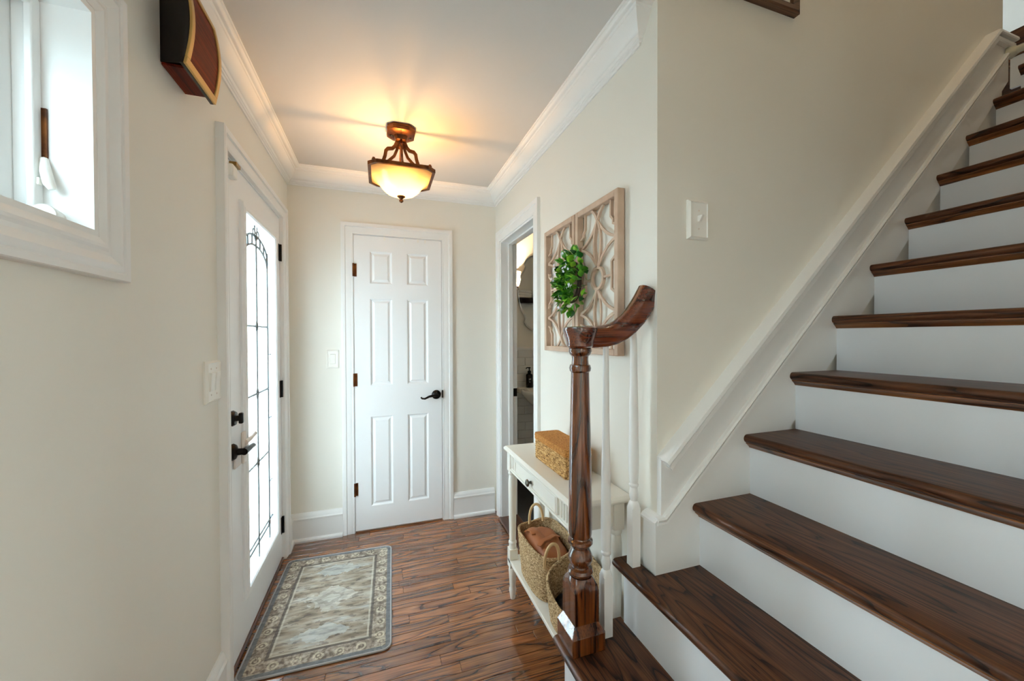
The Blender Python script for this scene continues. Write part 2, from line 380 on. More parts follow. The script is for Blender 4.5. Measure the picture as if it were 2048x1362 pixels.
# rooms around, behind the camera and above the stair
mb = MB(); wall_boxes(XL, 4.3, 0, H+.2, [(2.2, 2.9, .9, 2.0)], lambda a, b, c, d: mb.box(a, b, YR-.14, YR, c, d))
struct(build(mb, 'wall_front', 'paint'), 'cream wall of the room behind the viewer', 'wall')
mb = MB(); wall_boxes(YR, YNEAR, 0, H+.2, [(-3.1, -.4, .25, 2.3)], lambda a, b, c, d: mb.box(4.3, 4.44, a, b, c, d))
struct(build(mb, 'wall_living_side', 'paint'), 'cream side wall of the room behind the viewer', 'wall')
struct(build(bx(1.05, 5.0, YNEAR-.1, YNEAR, 0, ZTOP), 'wall_stair_near', 'paint'), 'cream wall on the near side of the stairs', 'wall')  # unseen wall; its end is placed to keep rear daylight off the stair wall
struct(build(bx(XR-.1, XR, YNEAR-.1, YC, H+.2, ZTOP), 'wall_upper', 'paint'), 'cream upper wall above the hall ceiling', 'wall')
struct(build(bx(XR, 1.05, YNEAR-.1, YNEAR, H+.2, ZTOP), 'wall_upper_near', 'paint'), 'cream upper wall over the stair foot', 'wall')
mb = MB(); wall_boxes(2.89, 5.0, 0, ZTOP, [(3.6, 4.3, 3.9, 4.7)], lambda a, b, c, d: mb.box(a, b, 2.3, 2.42, c, d))
struct(build(mb, 'wall_landing_back', 'paint'), 'landing wall with the upstairs window', 'wall')
struct(build(bx(5.0, 5.12, YNEAR-.1, 2.42, 0, ZTOP), 'wall_landing_end', 'trim'), 'white end wall of the upstairs landing', 'wall')
struct(build(bx(2.775, 2.89, YC+.115, 2.42, 0, ZTOP), 'wall_landing_side', 'paint'), 'cream side wall of the landing', 'wall')
struct(build(bx(XR-.1, 5.12, YNEAR-.1, 2.42, ZTOP, ZTOP+.1), 'ceiling_landing', 'ceil'), 'pale ceiling above the stairs', 'ceiling')
struct(build(bx(nose(14)+.03, 5.0, YNEAR, 2.3, tz(14)-.2, tz(14)), 'floor_landing', 'tread'), 'dark wooden landing floor upstairs', 'floor')
# outdoors
struct(build(bx(-40, 40, -40, 40, -.5, -.3), 'ground', 'ground'), 'grey paving outside the house', 'ground')

# ------------------------------------------------------------------ oak floor, plank by plank
fl = MB(); fl.box(XL-.14, 4.3, YR, YB+.7, -.12, -.006)
floor = struct(build(fl, 'floor', 'floor', origin=(0, 0, -.12)), 'glossy oak strip floor stained brown', 'floor')
PW = .0572; rows = int((YB+.05-.62)/PW)
rnd = random.Random(3)
for i in range(rows):
    y1 = YB+.045-i*PW; x = XL-.02-rnd.random()*.5
    while x < XR+.02:
        Lp = rnd.choice((.32, .42, .55, .66, .8, .95)); a, b = max(x, XL-.02), min(x+Lp, XR+.02); x += Lp
        if b-a < .05: continue
        m = MB(); g = .0006; hx, hy, t, c = (b-a)/2-g, PW/2-g, .008, .0012
        m.add([(sx*(hx-k), sy*(hy-k), z) for z, k in ((-t, 0), (-c, 0), (0, c)) for sx, sy in ((-1, -1), (1, -1), (1, 1), (-1, 1))],
              [(3, 2, 1, 0), (8, 9, 10, 11)]+[(r*4+k, r*4+(k+1) % 4, r*4+4+(k+1) % 4, r*4+4+k) for r in (0, 1) for k in range(4)])
        o = put('plank', m.mesh('plank', sharp=20), 'floor', floor, Vector(((a+b)/2, y1-PW/2, rnd.uniform(-.0003, .0003)+.0)) - floor.location)

# ------------------------------------------------------------------ mouldings
def pbez(*pts): return list(pts)
crown = [(0, -.112), (.006, -.112), (.008, -.104), (.013, -.102), (.014, -.096), (.018, -.094), (.021, -.086)]
for k in range(9):
    t = k/8; crown.append((.022+.034*t, -.084+.052*(t**1.7)))     # big cove
crown += [(.060, -.030), (.061, -.024)]
for k in range(7):
    t = k/6*math.pi/2; crown.append((.062+.016*math.sin(t), -.022+.012*(1-math.cos(t))))
crown += [(.079, -.008), (.084, -.007), (.085, 0), (0, 0)]
plan = lambda z0: (lambda a, b, h: (a, b, z0+h))
struct(build(MB().sweep([(XL, YR), (XL, YB), (XR, YB), (XR, 1.116), (XR+.05, 1.116)], crown, plan(H), False), 'trim_1', 'trim', sharp=25), 'white crown moulding round the hall ceiling', 'moulding')
base = [(0, 0), (.030, 0), (.030, .012), (.026, .020), (.017, .024), (.016, .026), (.016, .140), (.021, .143), (.022, .152), (.018, .157), (.016, .160), (.015, .168), (.010, .178), (.006, .186), (0, .187)]
base_plain = [(0, 0), (.016, 0), (.016, .140), (.021, .143), (.022, .152), (.018, .157), (.016, .160), (.015, .168), (.010, .178), (.006, .186), (0, .187)]
CW = .0765
struct(build(MB().sweep([(XL, FDO[1]+.072), (XL, YB), (CDO[0]-CW, YB)], base, plan(0)), 'baseboard_back_1', 'trim', sharp=25), 'tall white baseboard left of the closet door', 'baseboard')
struct(build(MB().sweep([(CDO[1]+CW, YB), (XR-.02, YB)], base, plan(0)), 'baseboard_back_2', 'trim', sharp=25), 'tall white baseboard right of the closet door', 'baseboard')
struct(build(MB().sweep([(XL, YR), (XL, FDO[0]-.071)], base, plan(0)), 'baseboard_left', 'trim', sharp=25), 'white baseboard below the window wall', 'baseboard')
struct(build(MB().sweep([(XR, BDO[0]-CW), (XR, YEND+.005)], base_plain, plan(0)), 'baseboard_right', 'trim', sharp=25), 'white baseboard behind the console table', 'baseboard')

def casing_prof(w_, t, rev=0):
    """from the opening edge outward (offset) : height above the wall"""
    p = [(0, 0), (0, t*.55), (w_*.08, t*.62), (w_*.16, t*.55), (w_*.22, t*.60), (w_*.55, t*.72), (w_*.62, t*.70), (w_*.66, t*.95), (w_*.90, t), (w_*.99, t*.9), (w_, 0)]
    return p

# ------------------------------------------------------------------ front door (door_1)
fdx = XL-.004
d1 = struct(empty('door_1', (fdx-.02, (FDO[0]+FDO[1])/2, 0)), 'white front door with tall leaded frosted glass', 'door')
onleft = lambda a, b, h: (XL+h, a, b)
# path runs so that 'right of path' is away from the opening
build(MB().sweep([(FDO[1], 0), (FDO[1], FDO[3]), (FDO[0], FDO[3]), (FDO[0], 0)], [(o, h) for o, h in casing_prof(.071, .031)], onleft), 'casing', 'trim', d1, sharp=25)
mb = MB(); mb.box(XL-.14, XL, FDO[0], FDO[0]+.004, 0, FDO[3]); mb.box(XL-.14, XL, FDO[1]-.004, FDO[1], 0, FDO[3]); mb.box(XL-.14, XL, FDO[0]+.004, FDO[1]-.004, FDO[3]-.004, FDO[3])
build(mb, 'jamb', 'trim', d1)
G = (1.985, 2.49, .245, 1.895)         # glass daylight: y0,y1,z0,z1
GO = (1.945, 2.53, .205, 1.935)        # outer edge of the glass moulding
mb = MB(); wall_boxes(FDO[0]+.007, FDO[1]-.007, .018, FDO[3]-.008, [G], lambda a, b, c, d: mb.box(fdx-.044, fdx, a, b, c, d))
slab = build(mb, 'slab', 'doorwhite', d1)
mold = [(0, 0), (0, .012), (.006, .018), (.014, .020), (.020, .015), (.026, .014), (.034, .016), (.040, .008), (.040, 0)]
build(MB().sweep([(G[1], G[2]), (G[1], G[3]), (G[0], G[3]), (G[0], G[2])], mold, lambda a, b, h: (fdx+h, a, b), True), 'glass_moulding', 'doorwhite', d1, sharp=25)
build(bx(fdx-.06, XL+.006, FDO[0]+.002, FDO[1]-.002, 0, .016), 'threshold', 'threshold', d1, bevel=.004)
# leaded glass
gx = fdx-.018
glz = build(bx(gx-.011, gx-.009, G[0]-.005, G[1]+.005, G[2]-.005, G[3]+.005), 'glazing', 'glassclear', d1)
gyc = (G[0]+G[1])/2
bw = .058
yi0, yi1, zi0 = G[0]+bw, G[1]-bw, G[2]+.10
arch_s, arch_t = 1.70, 1.80             # spring and crown of the arch band
def arch(y, lift=0):
    t = (y-gyc)/(yi1-gyc); return arch_s+lift+(arch_t-arch_s)*math.sqrt(max(0, 1-t*t*.92))-.0
rowz = [zi0, .72, 1.065, 1.40]
def pane(poly, mt, name='pane'):
    build(MB().prism(poly, gx-.004, gx+.002, lambda p, q, t: (t, p, q)), name, mt, d1)
gap = .0015
for c0, c1 in ((yi0, gyc), (gyc, yi1)):
    for k in range(3): pane([(c0+gap, rowz[k]+gap), (c1-gap, rowz[k]+gap), (c1-gap, rowz[k+1]-gap), (c0+gap, rowz[k+1]-gap)], 'glassfrost')
    ys = [c0+gap+(c1-c0-2*gap)*j/10 for j in range(11)]
    pane([(c0+gap, rowz[3]+gap), (c1-gap, rowz[3]+gap)]+[(y, arch(y)-gap) for y in reversed(ys)], 'glassfrost')
def hit(q): return q
AW = .05
for j in range(6):                      # bevelled band of the arch
    y0, y1 = yi0+(yi1-yi0)*j/6+gap, yi0+(yi1-yi0)*(j+1)/6-gap
    ys = [y0+(y1-y0)*k/5 for k in range(6)]
    pane([(y, arch(y)+gap) for y in ys]+[(y, arch(y)+AW-gap) for y in reversed(ys)], 'glassbevel')
for c0, c1 in ((G[0], gyc), (gyc, G[1])):
    ys = [max(c0, yi0)+(min(c1, yi1)-max(c0, yi0))*j/10 for j in range(11)]
    poly = [(y, arch(y)+AW+gap) for y in ys]
    if c0 < yi0: poly = [(G[0], arch_s+.10)]+poly+[(c1, G[3]), (c0, G[3])]
    else: poly = poly+[(G[1], arch_s+.10), (G[1], G[3]), (c0, G[3])]
    pane(poly, 'glassfrost')
for a, b in ((G[0], yi0-gap), (yi1+gap, G[1])):
    zz = [zi0, .55, .90, 1.25, arch_s+.095]
    for k in range(4): pane([(a, zz[k]+gap), (b, zz[k]+gap), (b, zz[k+1]-gap), (a, zz[k+1]-gap)], 'glassbevel')
    pane([(a, G[2]), (b, G[2]), (b, zi0-gap), (a, zi0-gap)], 'glassbevel')
for a, b in ((yi0+gap, gyc-gap), (gyc+gap, yi1-gap)): pane([(a, G[2]), (b, G[2]), (b, zi0-.028), (a, zi0-.028)], 'glassfrost')
for a, b in ((yi0+gap, gyc-gap), (gyc+gap, yi1-gap)): pane([(a, zi0-.025), (b, zi0-.025), (b, zi0-gap), (a, zi0-gap)], 'glassbevel')
came = MB(); cx_ = gx+.003
def line(pts, r=.0055, closed=False): came.tube([(cx_, y, z) for y, z in pts], r, 6, closed)
line([(gyc, G[2]), (gyc, arch(gyc))]); line([(yi0, G[2]), (yi0, arch_s+.10)]); line([(yi1, G[2]), (yi1, arch_s+.10)])
for z in rowz[1:]: line([(yi0, z), (yi1, z)])
line([(G[0], zi0), (G[1], zi0)]); line([(yi0, zi0-.027), (yi1, zi0-.027)])
for lift in (0, AW): line([(yi0+(yi1-yi0)*k/24, arch(yi0+(yi1-yi0)*k/24)+lift) for k in range(25)])
for j in range(7):
    y = yi0+(yi1-yi0)*j/6; line([(y, arch(y)), (y, arch(y)+AW)])
for z in (.55, .90, 1.25):
    line([(G[0], z), (yi0, z)], .003); line([(yi1, z), (G[1], z)], .003)
for z in rowz[1:]: line([(gyc+.011*math.cos(t), z+.022*math.sin(t)) for t in [k*math.pi/8 for k in range(16)]], .005, True)
for dy, dz, rr in ((0, .085, .02), (-.032, .06, .016), (.032, .06, .016), (0, .045, .018)):
    line([(gyc+dy+rr*math.cos(t), arch(gyc)+dz+rr*1.15*math.sin(t)) for t in [k*math.pi/8 for k in range(16)]], .0035, True)
line([(gyc, arch(gyc)+.105), (gyc, arch(gyc)+.13)])
for y in (yi0, yi1): line([(y+.010*math.cos(t), arch_s+.05+.03*math.sin(t)) for t in [k*math.pi/8 for k in range(16)]], .004, True)
for y in (yi0, yi1): line([(y+.012*math.cos(t), zi0-.013+.024*math.sin(t)) for t in [k*math.pi/8 for k in range(16)]], .004, True)
build(came, 'leading', 'nickel', d1, sharp=60)
# hardware
bz, lz, hy_ = 1.02, .885, 1.825
db = build(MB().lathe([(.0, 0), (.030, 0), (.032, .006), (.026, .016), (.012, .018), (.010, .03), (0, .03)], (fdx, hy_+.004, bz), 28, 0), 'deadbolt', 'black', d1)
build(bx(fdx+.026, fdx+.042, hy_-.006, hy_+.014, bz-.022, bz+.022), 'thumb_turn', 'black', db, bevel=.005)
lv = build(MB().lathe([(0, 0), (.032, 0), (.034, .006), (.028, .016), (.014, .022), (.012, .05), (0, .05)], (fdx, hy_, lz), 28, 0), 'lever_rose', 'black', d1)
build(MB().tube([(fdx+.046, hy_-.008, lz), (fdx+.05, hy_+.03, lz+.002), (fdx+.052, hy_+.07, lz+.004), (fdx+.050, hy_+.10, lz-.002), (fdx+.046, hy_+.118, lz-.006)], [.014, .013, .011, .010, .008], 12), 'lever', 'black', lv, sharp=60)
ck = build(bx(fdx+.028, fdx+.040, hy_+.012, hy_+.050, lz-.055, lz+.075), 'childproof_lock', 'almond', d1, bevel=.006)
build(MB().tube([(fdx+.040, hy_+.03, lz+.030), (fdx+.047, hy_+.06, lz+.034), (fdx+.05, hy_+.128, lz+.044)], [.011, .009, .008], 10), 'lock_arm', 'almond', ck, sharp=60)
build(bx(fdx+.002, fdx+.010, hy_+.012, hy_+.11, lz-.075, lz-.03), 'lock_plate', 'almond', ck, bevel=.004)
ft = build(bx(fdx+.001, fdx+.028, FDO[0]+.03, FDO[0]+.085, FDO[3]-.085, FDO[3]-.035), 'flip_latch', 'plastic', d1, bevel=.006)
build(bx(fdx+.008, fdx+.034, FDO[0]+.05, FDO[0]+.10, FDO[3]-.035, FDO[3]-.02), 'latch_plate', 'brass', ft, bevel=.002)
for z in (1.85, 1.035, .215):
    hm = MB(); hm.tube([(fdx+.006, FDO[1]-.006, z-.05), (fdx+.006, FDO[1]-.006, z+.05)], .0075, 10); hm.box(fdx+.0005, fdx+.003, FDO[1]-.03, FDO[1]-.002, z-.05, z+.05)
    build(hm, 'hinge', 'black', d1)

# ------------------------------------------------------------------ closet door (door_2)
d2 = struct(empty('door_2', ((CDO[0]+CDO[1])/2, YB-.01, 0)), 'white six-panel closet door with black lever', 'door')
build(MB().sweep([(CDO[0], 0), (CDO[0], CDO[3]), (CDO[1], CDO[3]), (CDO[1], 0)], [(-o, h) for o, h in casing_prof(CW, .02)], lambda a, b, h: (a, YB-h, b)), 'casing', 'trim', d2, sharp=25)
mb = MB(); mb.box(CDO[0], CDO[0]+.003, YB, YB+.12, 0, CDO[3]); mb.box(CDO[1]-.003, CDO[1], YB, YB+.12, 0, CDO[3]); mb.box(CDO[0]+.003, CDO[1]-.003, YB, YB+.12, CDO[3]-.003, CDO[3])
build(mb, 'jamb', 'trim', d2)
PAN = [(x0, x1, z0, z1) for z0, z1 in ((1.712, 1.934), (1.008, 1.609), (.172, .793)) for x0, x1 in ((-.062, .084), (.185, .331))]
# slab: stiles and rails with recessed fields
sl = MB(); ds = YB-.006; sx0, sx1, sz0, sz1 = CDO[0]+.005, CDO[1]-.006, .012, CDO[3]-.006
xsp = [sx0, -.062, .084, .185, .331, sx1]
for k in (0, 2, 4): sl.box(xsp[k], xsp[k+1], ds, ds+.034, sz0, sz1)
for k in (1, 3):
    for z0, z1 in ((sz0, .172), (.793, 1.008), (1.609, 1.712), (1.934, sz1)): sl.box(xsp[k], xsp[k+1], ds, ds+.034, z0, z1)
build(sl, 'slab', 'doorwhite', d2)
for x0, x1, z0, z1 in PAN:
    pm = MB()
    rings = [(0, .0), (.004, .003), (.010, .011), (.016, .011), (.030, .003), (.034, .003)]
    vs_ = []
    for i, d in rings: vs_ += [(x0+i, ds+d, z0+i), (x1-i, ds+d, z0+i), (x1-i, ds+d, z1-i), (x0+i, ds+d, z1-i)]
    fs = [(r*4+k, r*4+(k+1) % 4, r*4+4+(k+1) % 4, r*4+4+k) for r in range(len(rings)-1) for k in range(4)]+[tuple(range(len(vs_)-4, len(vs_)))]
    pm.add(vs_, fs); build(pm, 'panel', 'doorwhite', d2, sharp=15)
kx, kz = .386, .924
rose = build(MB().lathe([(0, 0), (.032, 0), (.033, -.005), (.026, -.013), (.013, -.018), (.011, -.045), (0, -.045)], (kx, ds, kz), 28, 1), 'lever_rose', 'black', d2)
build(MB().tube([(kx+.008, ds-.045, kz), (kx-.02, ds-.048, kz), (kx-.055, ds-.048, kz-.006), (kx-.085, ds-.046, kz-.02), (kx-.105, ds-.044, kz-.018), (kx-.112, ds-.043, kz-.008)], [.010, .010, .008, .007, .006, .006], 12), 'lever', 'black', rose, sharp=60)
build(bx(CDO[1]-.007, CDO[1]+.002, ds-.016, ds-.002, .90, .955), 'strike_plate', 'black', d2)
for z in (1.80, 1.052, .30):
    hm = MB(); hm.tube([(CDO[0]+.002, ds-.014, z-.044), (CDO[0]+.002, ds-.014, z+.044)], .006, 10); hm.box(CDO[0]+.006, CDO[0]+.022, ds-.003, ds-.0005, z-.044, z+.044)
    build(hm, 'hinge', 'bronze', d2)
for x in (.035, .17, .262, .312):
    build(bx(x-.005, x+.005, ds-.004, ds-.0005, CDO[3]-.03, CDO[3]-.004), 'hook_strap', 'plastic', d2)

# ------------------------------------------------------------------ bathroom doorway
d3 = struct(empty('trim_2', (XR, 2.39, 0)), 'white casing and jamb of the bathroom doorway', 'door frame')
build(MB().sweep([(BDO[0], 0), (BDO[0], BDO[3]), (BDO[1], BDO[3]), (BDO[1], 0)], [(-o, h) for o, h in casing_prof(CW, .02)], lambda a, b, h: (XR-h, a, b)), 'casing', 'trim', d3, sharp=25)
mb = MB(); mb.box(XR-.004, XR+.119, BDO[0], BDO[0]+.012, 0, BDO[3]); mb.box(XR-.004, XR+.119, BDO[1]-.012, BDO[1], 0, BDO[3]); mb.box(XR-.004, XR+.119, BDO[0]+.012, BDO[1]-.012, BDO[3]-.012, BDO[3])
build(mb, 'jamb', 'trim', d3)
mb = MB(); mb.box(XR+.052, XR+.086, BDO[0]+.012, BDO[0]+.024, 0, BDO[3]); mb.box(XR+.052, XR+.086, BDO[1]-.024, BDO[1]-.012, 0, BDO[3]); mb.box(XR+.052, XR+.086, BDO[0]+.024, BDO[1]-.024, BDO[3]-.024, BDO[3]-.012)
build(mb, 'door_stop', 'trim', d3, bevel=.003)
build(bx(XR+.09, XR+.118, BDO[1]-.0135, BDO[1]-.0115, .90, .96), 'strike_plate', 'black', d3)
build(bx(XR-.03, XR+.125, BDO[0]-.03, BDO[1]+.0, 0, .016), 'threshold', 'threshold', d3, bevel=.006)

# ------------------------------------------------------------------ window_1 (left wall)
w1 = struct(empty('window_1', (XL, (WIN[0]+WIN[1])/2, WIN[2])), 'white casement window high on the left wall', 'window')
y0, y1, z0, z1 = WIN
wc = [(0, 0), (0, .012), (.006, .014), (.014, .018), (.020, .017), (.026, .013), (.034, .013), (.044, .020), (.052, .024), (.060, .022), (.066, .019), (.070, .022), (.082, .024), (.084, .020), (.084, 0)]
build(MB().sweep([(y1, z0), (y1, z1), (y0, z1), (y0, z0)], wc, onleft, True), 'casing', 'trim', w1, sharp=22)
mb = MB(); j = .012
for a in ((y0, y0+j, z0, z1), (y1-j, y1, z0, z1), (y0+j, y1-j, z0, z0+j), (y0+j, y1-j, z1-j, z1)): mb.box(XL-.14, XL+.011, *a)
build(mb, 'jamb', 'trim', w1)
iy0, iy1, iz0, iz1 = y0+j, y1-j, z0+j, z1-j
def ring(x0, x1, t, a0, a1, c0, c1):
    m = MB()
    m.box(x0, x1, a0, a0+t, c0, c1); m.box(x0, x1, a1-t, a1, c0, c1); m.box(x0, x1, a0+t, a1-t, c0, c0+t); m.box(x0, x1, a0+t, a1-t, c1-t, c1); return m
build(ring(XL-.080, XL-.066, .022, iy0, iy1, iz0, iz1), 'stop', 'trim', w1, bevel=.003)
build(ring(XL-.104, XL-.080, .012, iy0, iy1, iz0, iz1), 'screen_frame', 'trim', w1, bevel=.003)
sash = build(ring(XL-.138, XL-.104, .052, iy0+.004, iy1-.004, iz0+.004, iz1-.004), 'sash', 'trim', w1, bevel=.004)
build(bx(XL-.124, XL-.118, iy0+.05, iy1-.05, iz0+.05, iz1-.05), 'pane', 'glassobscure', w1)
build(ring(XL-.132, XL-.112, .010, iy0+.055, iy1-.055, iz0+.055, iz1-.055), 'glazing_bead', 'trim', sash)
lk = build(bx(XL-.068, XL-.058, iy1-.004, iy1+.001, 1.69, 1.80), 'lock_slot', 'bronze', w1)
build(MB().tube([(XL-.062, iy1-.004, 1.70), (XL-.055, iy1-.012, 1.672), (XL-.047, iy1-.018, 1.648), (XL-.043, iy1-.016, 1.638)], [.006, .009, .009, .006], 10), 'lock_lever', 'plastic', w1, sharp=60)
build(bx(XL-.067, XL-.062, iy1-.018, iy1-.008, 1.645, 1.66), 'latch_button', 'plastic', w1, bevel=.002)
crk = MB()
for k in range(5): crk.lathe([(0, 0), (.020-.001*k, 0), (.021-.001*k, .003), (.020-.001*k, .0065), (0, .0065)], (XL-.048, iy1-.034+k*.0068, iz0+.016), 20, 1)
build(crk, 'crank', 'plastic', w1)
build(bx(XL-.072, XL-.03, iy1-.15, iy1-.04, iz0, iz0+.018), 'crank_cover', 'plastic', w1, bevel=.006)
build(MB().lathe([(0, 0), (.012, 0), (.022, .02), (.018, .04), (0, .045)], (XL-.055, .80, iz0), 16, 2), 'tie_knob', 'plastic', w1)
# plain windows; those behind the camera are added to light the hall
def plain_window(name, label, fn, a0, a1, c0, c1, loc):
    t = struct(empty(name, loc), label, 'window')
    m = MB()
    for q in ((a0, a0+.05, c0, c1), (a1-.05, a1, c0, c1), (a0+.05, a1-.05, c0, c0+.05), (a0+.05, a1-.05, c1-.05, c1), (a0+.05, a1-.05, (c0+c1)/2-.02, (c0+c1)/2+.02)): fn(m, .08, *q)
    build(m, 'sash', 'trim', t)
    m = MB(); fn(m, .006, a0+.05, a1-.05, c0+.05, c1-.05); build(m, 'pane', 'glassclear', t)
plain_window('added_window_2', 'unseen window added behind the viewer for fill daylight', lambda m, d, a, b, c, e: m.box(a, b, YR-.07-d/2, YR-.07+d/2, c, e), 2.2, 2.9, .9, 2.0, (2.55, YR-.07, .9))  # added out of view as a frontal fill light
plain_window('added_window_3', 'unseen window added farther along the left wall for daylight', lambda m, d, a, b, c, e: m.box(XL-.07-d/2, XL-.07+d/2, a, b, c, e), LWN[0], LWN[1], LWN[2], LWN[3], (XL-.07, -2.9, .9))  # added out of view for daylight on the risers
plain_window('added_window_5', 'unseen window added in the rear side wall for daylight', lambda m, d, a, b, c, e: m.box(4.37-d/2, 4.37+d/2, a, b, c, e), -3.1, -.4, .25, 2.3, (4.37, -1.75, .25))  # added out of view to brighten the left wall
plain_window('window_4', 'window lighting the upstairs landing', lambda m, d, a, b, c, e: m.box(a, b, 2.36-d/2, 2.36+d/2, c, e), 3.6, 4.3, 3.9, 4.7, (3.95, 2.36, 3.9))
portal('portal_front_door', (XL-.15, (G[0]+G[1])/2, 1.07), (0, -math.pi/2, 0), 1.7, .56)
portal('portal_window', (XL-.16, .53, 1.79), (0, -math.pi/2, 0), .46, 1.02)
portal('portal_added_window', (4.46, -1.75, 1.275), (0, math.pi/2, 0), 2.05, 2.7)

# ------------------------------------------------------------------ stairs
st = tag(empty('staircase', (1.6, .5, 0)), 'staircase with dark oak treads and white risers climbing to the right', 'staircase')
def tread_prof(x0, x1, zt, t=.028):
    p = []; r = t/2
    for k in range(9):
        a = math.pi/2+math.pi*k/8; p.append((x0+r+r*math.cos(a), zt-r+r*math.sin(a)))
    return p+[(x1, zt-t), (x1, zt)]
cove = lambda x, z: [(x, z), (x-.020, z), (x-.020, z-.003), (x-.016, z-.006), (x-.008, z-.013), (x-.004, z-.019), (x, z-.020)]
xz = lambda p, q, t: (p, t, q)
for n in range(0, 14):
    x0, zt = nose(n), tz(n); xr_ = x0+.030; y0t = YNEAR
    y1t = YEND if n <= 1 else SK
    back = nose(n+1)+.034
    if n == 13: y1t = 1.12
    m = MB()
    if n == 2:      # wraps past the wall corner
        m.prism(tread_prof(x0, back, zt), y0t, SK, xz); m.prism(tread_prof(x0, XR-.024, zt), SK, YEND, xz)
    else: m.prism(tread_prof(x0, back, zt), y0t, y1t, xz)
    tr = build(m, 'tread', 'tread', st, sharp=40)
    yc1 = y1t if n != 2 else YEND
    build(MB().prism(cove(xr_, zt-.028), y0t, yc1-(.02 if n <= 2 else 0), xz), 'cove_moulding', 'lit_cove', tr, sharp=40)
    zb = 0 if n == 0 else tz(n-1)
    build(bx(xr_, xr_+.018, y0t, (yc1-.025 if n <= 2 else y1t), zb, zt-.028), 'riser', 'riser', st)
# end of the lower steps, facing the console table
m = MB()
for n in (0, 1, 2):
    m.box(nose(n)+.048, (nose(n+1)+.03 if n < 2 else XR-.024), YEND-.04, YEND-.025, 0 if n == 0 else 0, tz(n)-.028)
build(m, 'end_panel', 'riser', st)
# skirt board with its two mouldings on the stair wall
sl_ = .9575
capz = lambda x: .957+sl_*(x-.845)
lowz = lambda x: .776+sl_*(x-.845)
XT = 2.74
poly = [(XR, tz(2)), (nose(3)+.05, tz(2)), (2.89, tz(12)-.1), (2.89, capz(XT)), (XT, capz(XT)), (XR, capz(XR))]
sk = build(MB().prism(poly, SK, YC, xz), 'skirt_board', 'trim', st)
capprof = [(0, 0), (0, .022), (.003, .030), (.014, .032), (.017, .028), (.018, .004), (.022, .003), (.024, .016), (.026, .020), (.041, .021), (.045, .017), (.046, .006), (.046, 0)]
# offsets measured down from the top edge (to the right of a path running left to right, seen from the hall)
build(MB().sweep([(XR-.004, capz(XR-.004)), (XT, capz(XT)), (2.90, capz(XT))], capprof, lambda a, b, h: (a, SK-h, b)), 'cap_moulding', 'trim', sk, sharp=22)
lowprof = [(0, 0), (.001, .012), (.006, .017), (.011, .015), (.012, .003), (.015, .003), (.016, .012), (.023, .013), (.026, .010), (.027, .002), (.031, .002), (.031, 0)]
build(MB().sweep([(XR-.022, lowz(XR)-.003), (XR+.004, lowz(XR)-.003), (2.85, lowz(2.85))], lowprof, lambda a, b, h: (a, SK-h, b)), 'lower_moulding', 'trim', sk, sharp=22)
# little return of base round the wall end, standing on the second tread
rb = build(bx(XR-.021, XR, SK, 1.068, tz(2), lowz(XR)-.032), 'base_return', 'trim', sk)
build(MB().prism([(XR, 0), (XR-.021, 0), (XR-.030, .006), (XR-.031, .014), (XR-.024, .022), (XR-.012, .028), (XR, .030)], SK-.010, 1.07, lambda p, q, t: (p, t, lowz(XR)-.033+q)), 'return_cap', 'trim', rb, sharp=22)

# ------------------------------------------------------------------ stair railing
rl = tag(empty('stair_railing', (.595, 1.088, tz(1))), 'short stair railing with turned walnut newel and curved handrail', 'railing')
NX, NY = .597, 1.083
def sqz(m, h, z0, z1, cham=.012):
    """square block with chamfered top corners, rising to a round neck"""
    m.box(NX-h, NX+h, NY-h, NY+h, z0, z1); return m
nw = MB(); hb = .0415
zb = tz(1)
nw.box(NX-hb, NX+hb, NY-hb, NY+hb, zb, .560)
rc = [(hb, .560), (hb*.93, .575), (.030, .592)]
segs = 32
def sqr(r_in, t, k):      # blend square -> circle
    a = 2*math.pi*k/segs; c, s_ = math.cos(a), math.sin(a); sq_ = 1/max(abs(c), abs(s_))
    q = r_in*(1-t)*sq_+r_in*t; return (NX+q*c, NY+q*s_)
lv_ = [(hb, 0, .560), (hb, .18, .572), (hb*.96, .55, .584), (.036, 1, .594)]
vs_ = []
for r_, t_, z_ in lv_: vs_ += [(*sqr(r_, t_, k), z_) for k in range(segs)]
nw.add(vs_, [(i*segs+k, i*segs+(k+1) % segs, (i+1)*segs+(k+1) % segs, (i+1)*segs+k) for i in range(len(lv_)-1) for k in range(segs)])
prof = [(0, .592), (.030, .592), (.037, .598), (.040, .607), (.037, .616), (.028, .620), (.027, .624), (.034, .631), (.0385, .645), (.038, .656), (.033, .668), (.026, .679), (.026, .684), (.034, .689), (.0395, .697), (.0385, .705), (.030, .710), (.029, .713), (.035, .718), (.0365, .728),
        (.0370, .78), (.0360, .88), (.0335, 1.02), (.0305, 1.14), (.0285, 1.225), (.0285, 1.233), (.033, 1.238), (.0345, 1.247), (.032, 1.256), (.027, 1.259), (.0255, 1.275), (.0265, 1.284), (.033, 1.290), (.0365, 1.299), (.0355, 1.308), (.030, 1.312)]
nw.lathe(prof+[(0, 1.312)], (NX, NY, 0), 32)
newel = build(nw, 'newel_post', 'newel', rl, sharp=32)
pl = MB(); hp = .0565
pl.box(NX-hp, NX+hp, NY-hp, NY+hp-.004, zb, zb+.058)
pl.add([(NX-hp, NY-hp, zb+.058), (NX+hp, NY-hp, zb+.058), (NX+hp, NY+hp-.004, zb+.058), (NX-hp, NY+hp-.004, zb+.058), (NX-hb, NY-hb, zb+.084), (NX+hb, NY-hb, zb+.084), (NX+hb, NY+hb, zb+.084), (NX-hb, NY+hb, zb+.084)],
       [(0, 1, 5, 4), (1, 2, 6, 5), (2, 3, 7, 6), (3, 0, 4, 7)])
build(pl, 'plinth', 'newel', newel, bevel=.003)
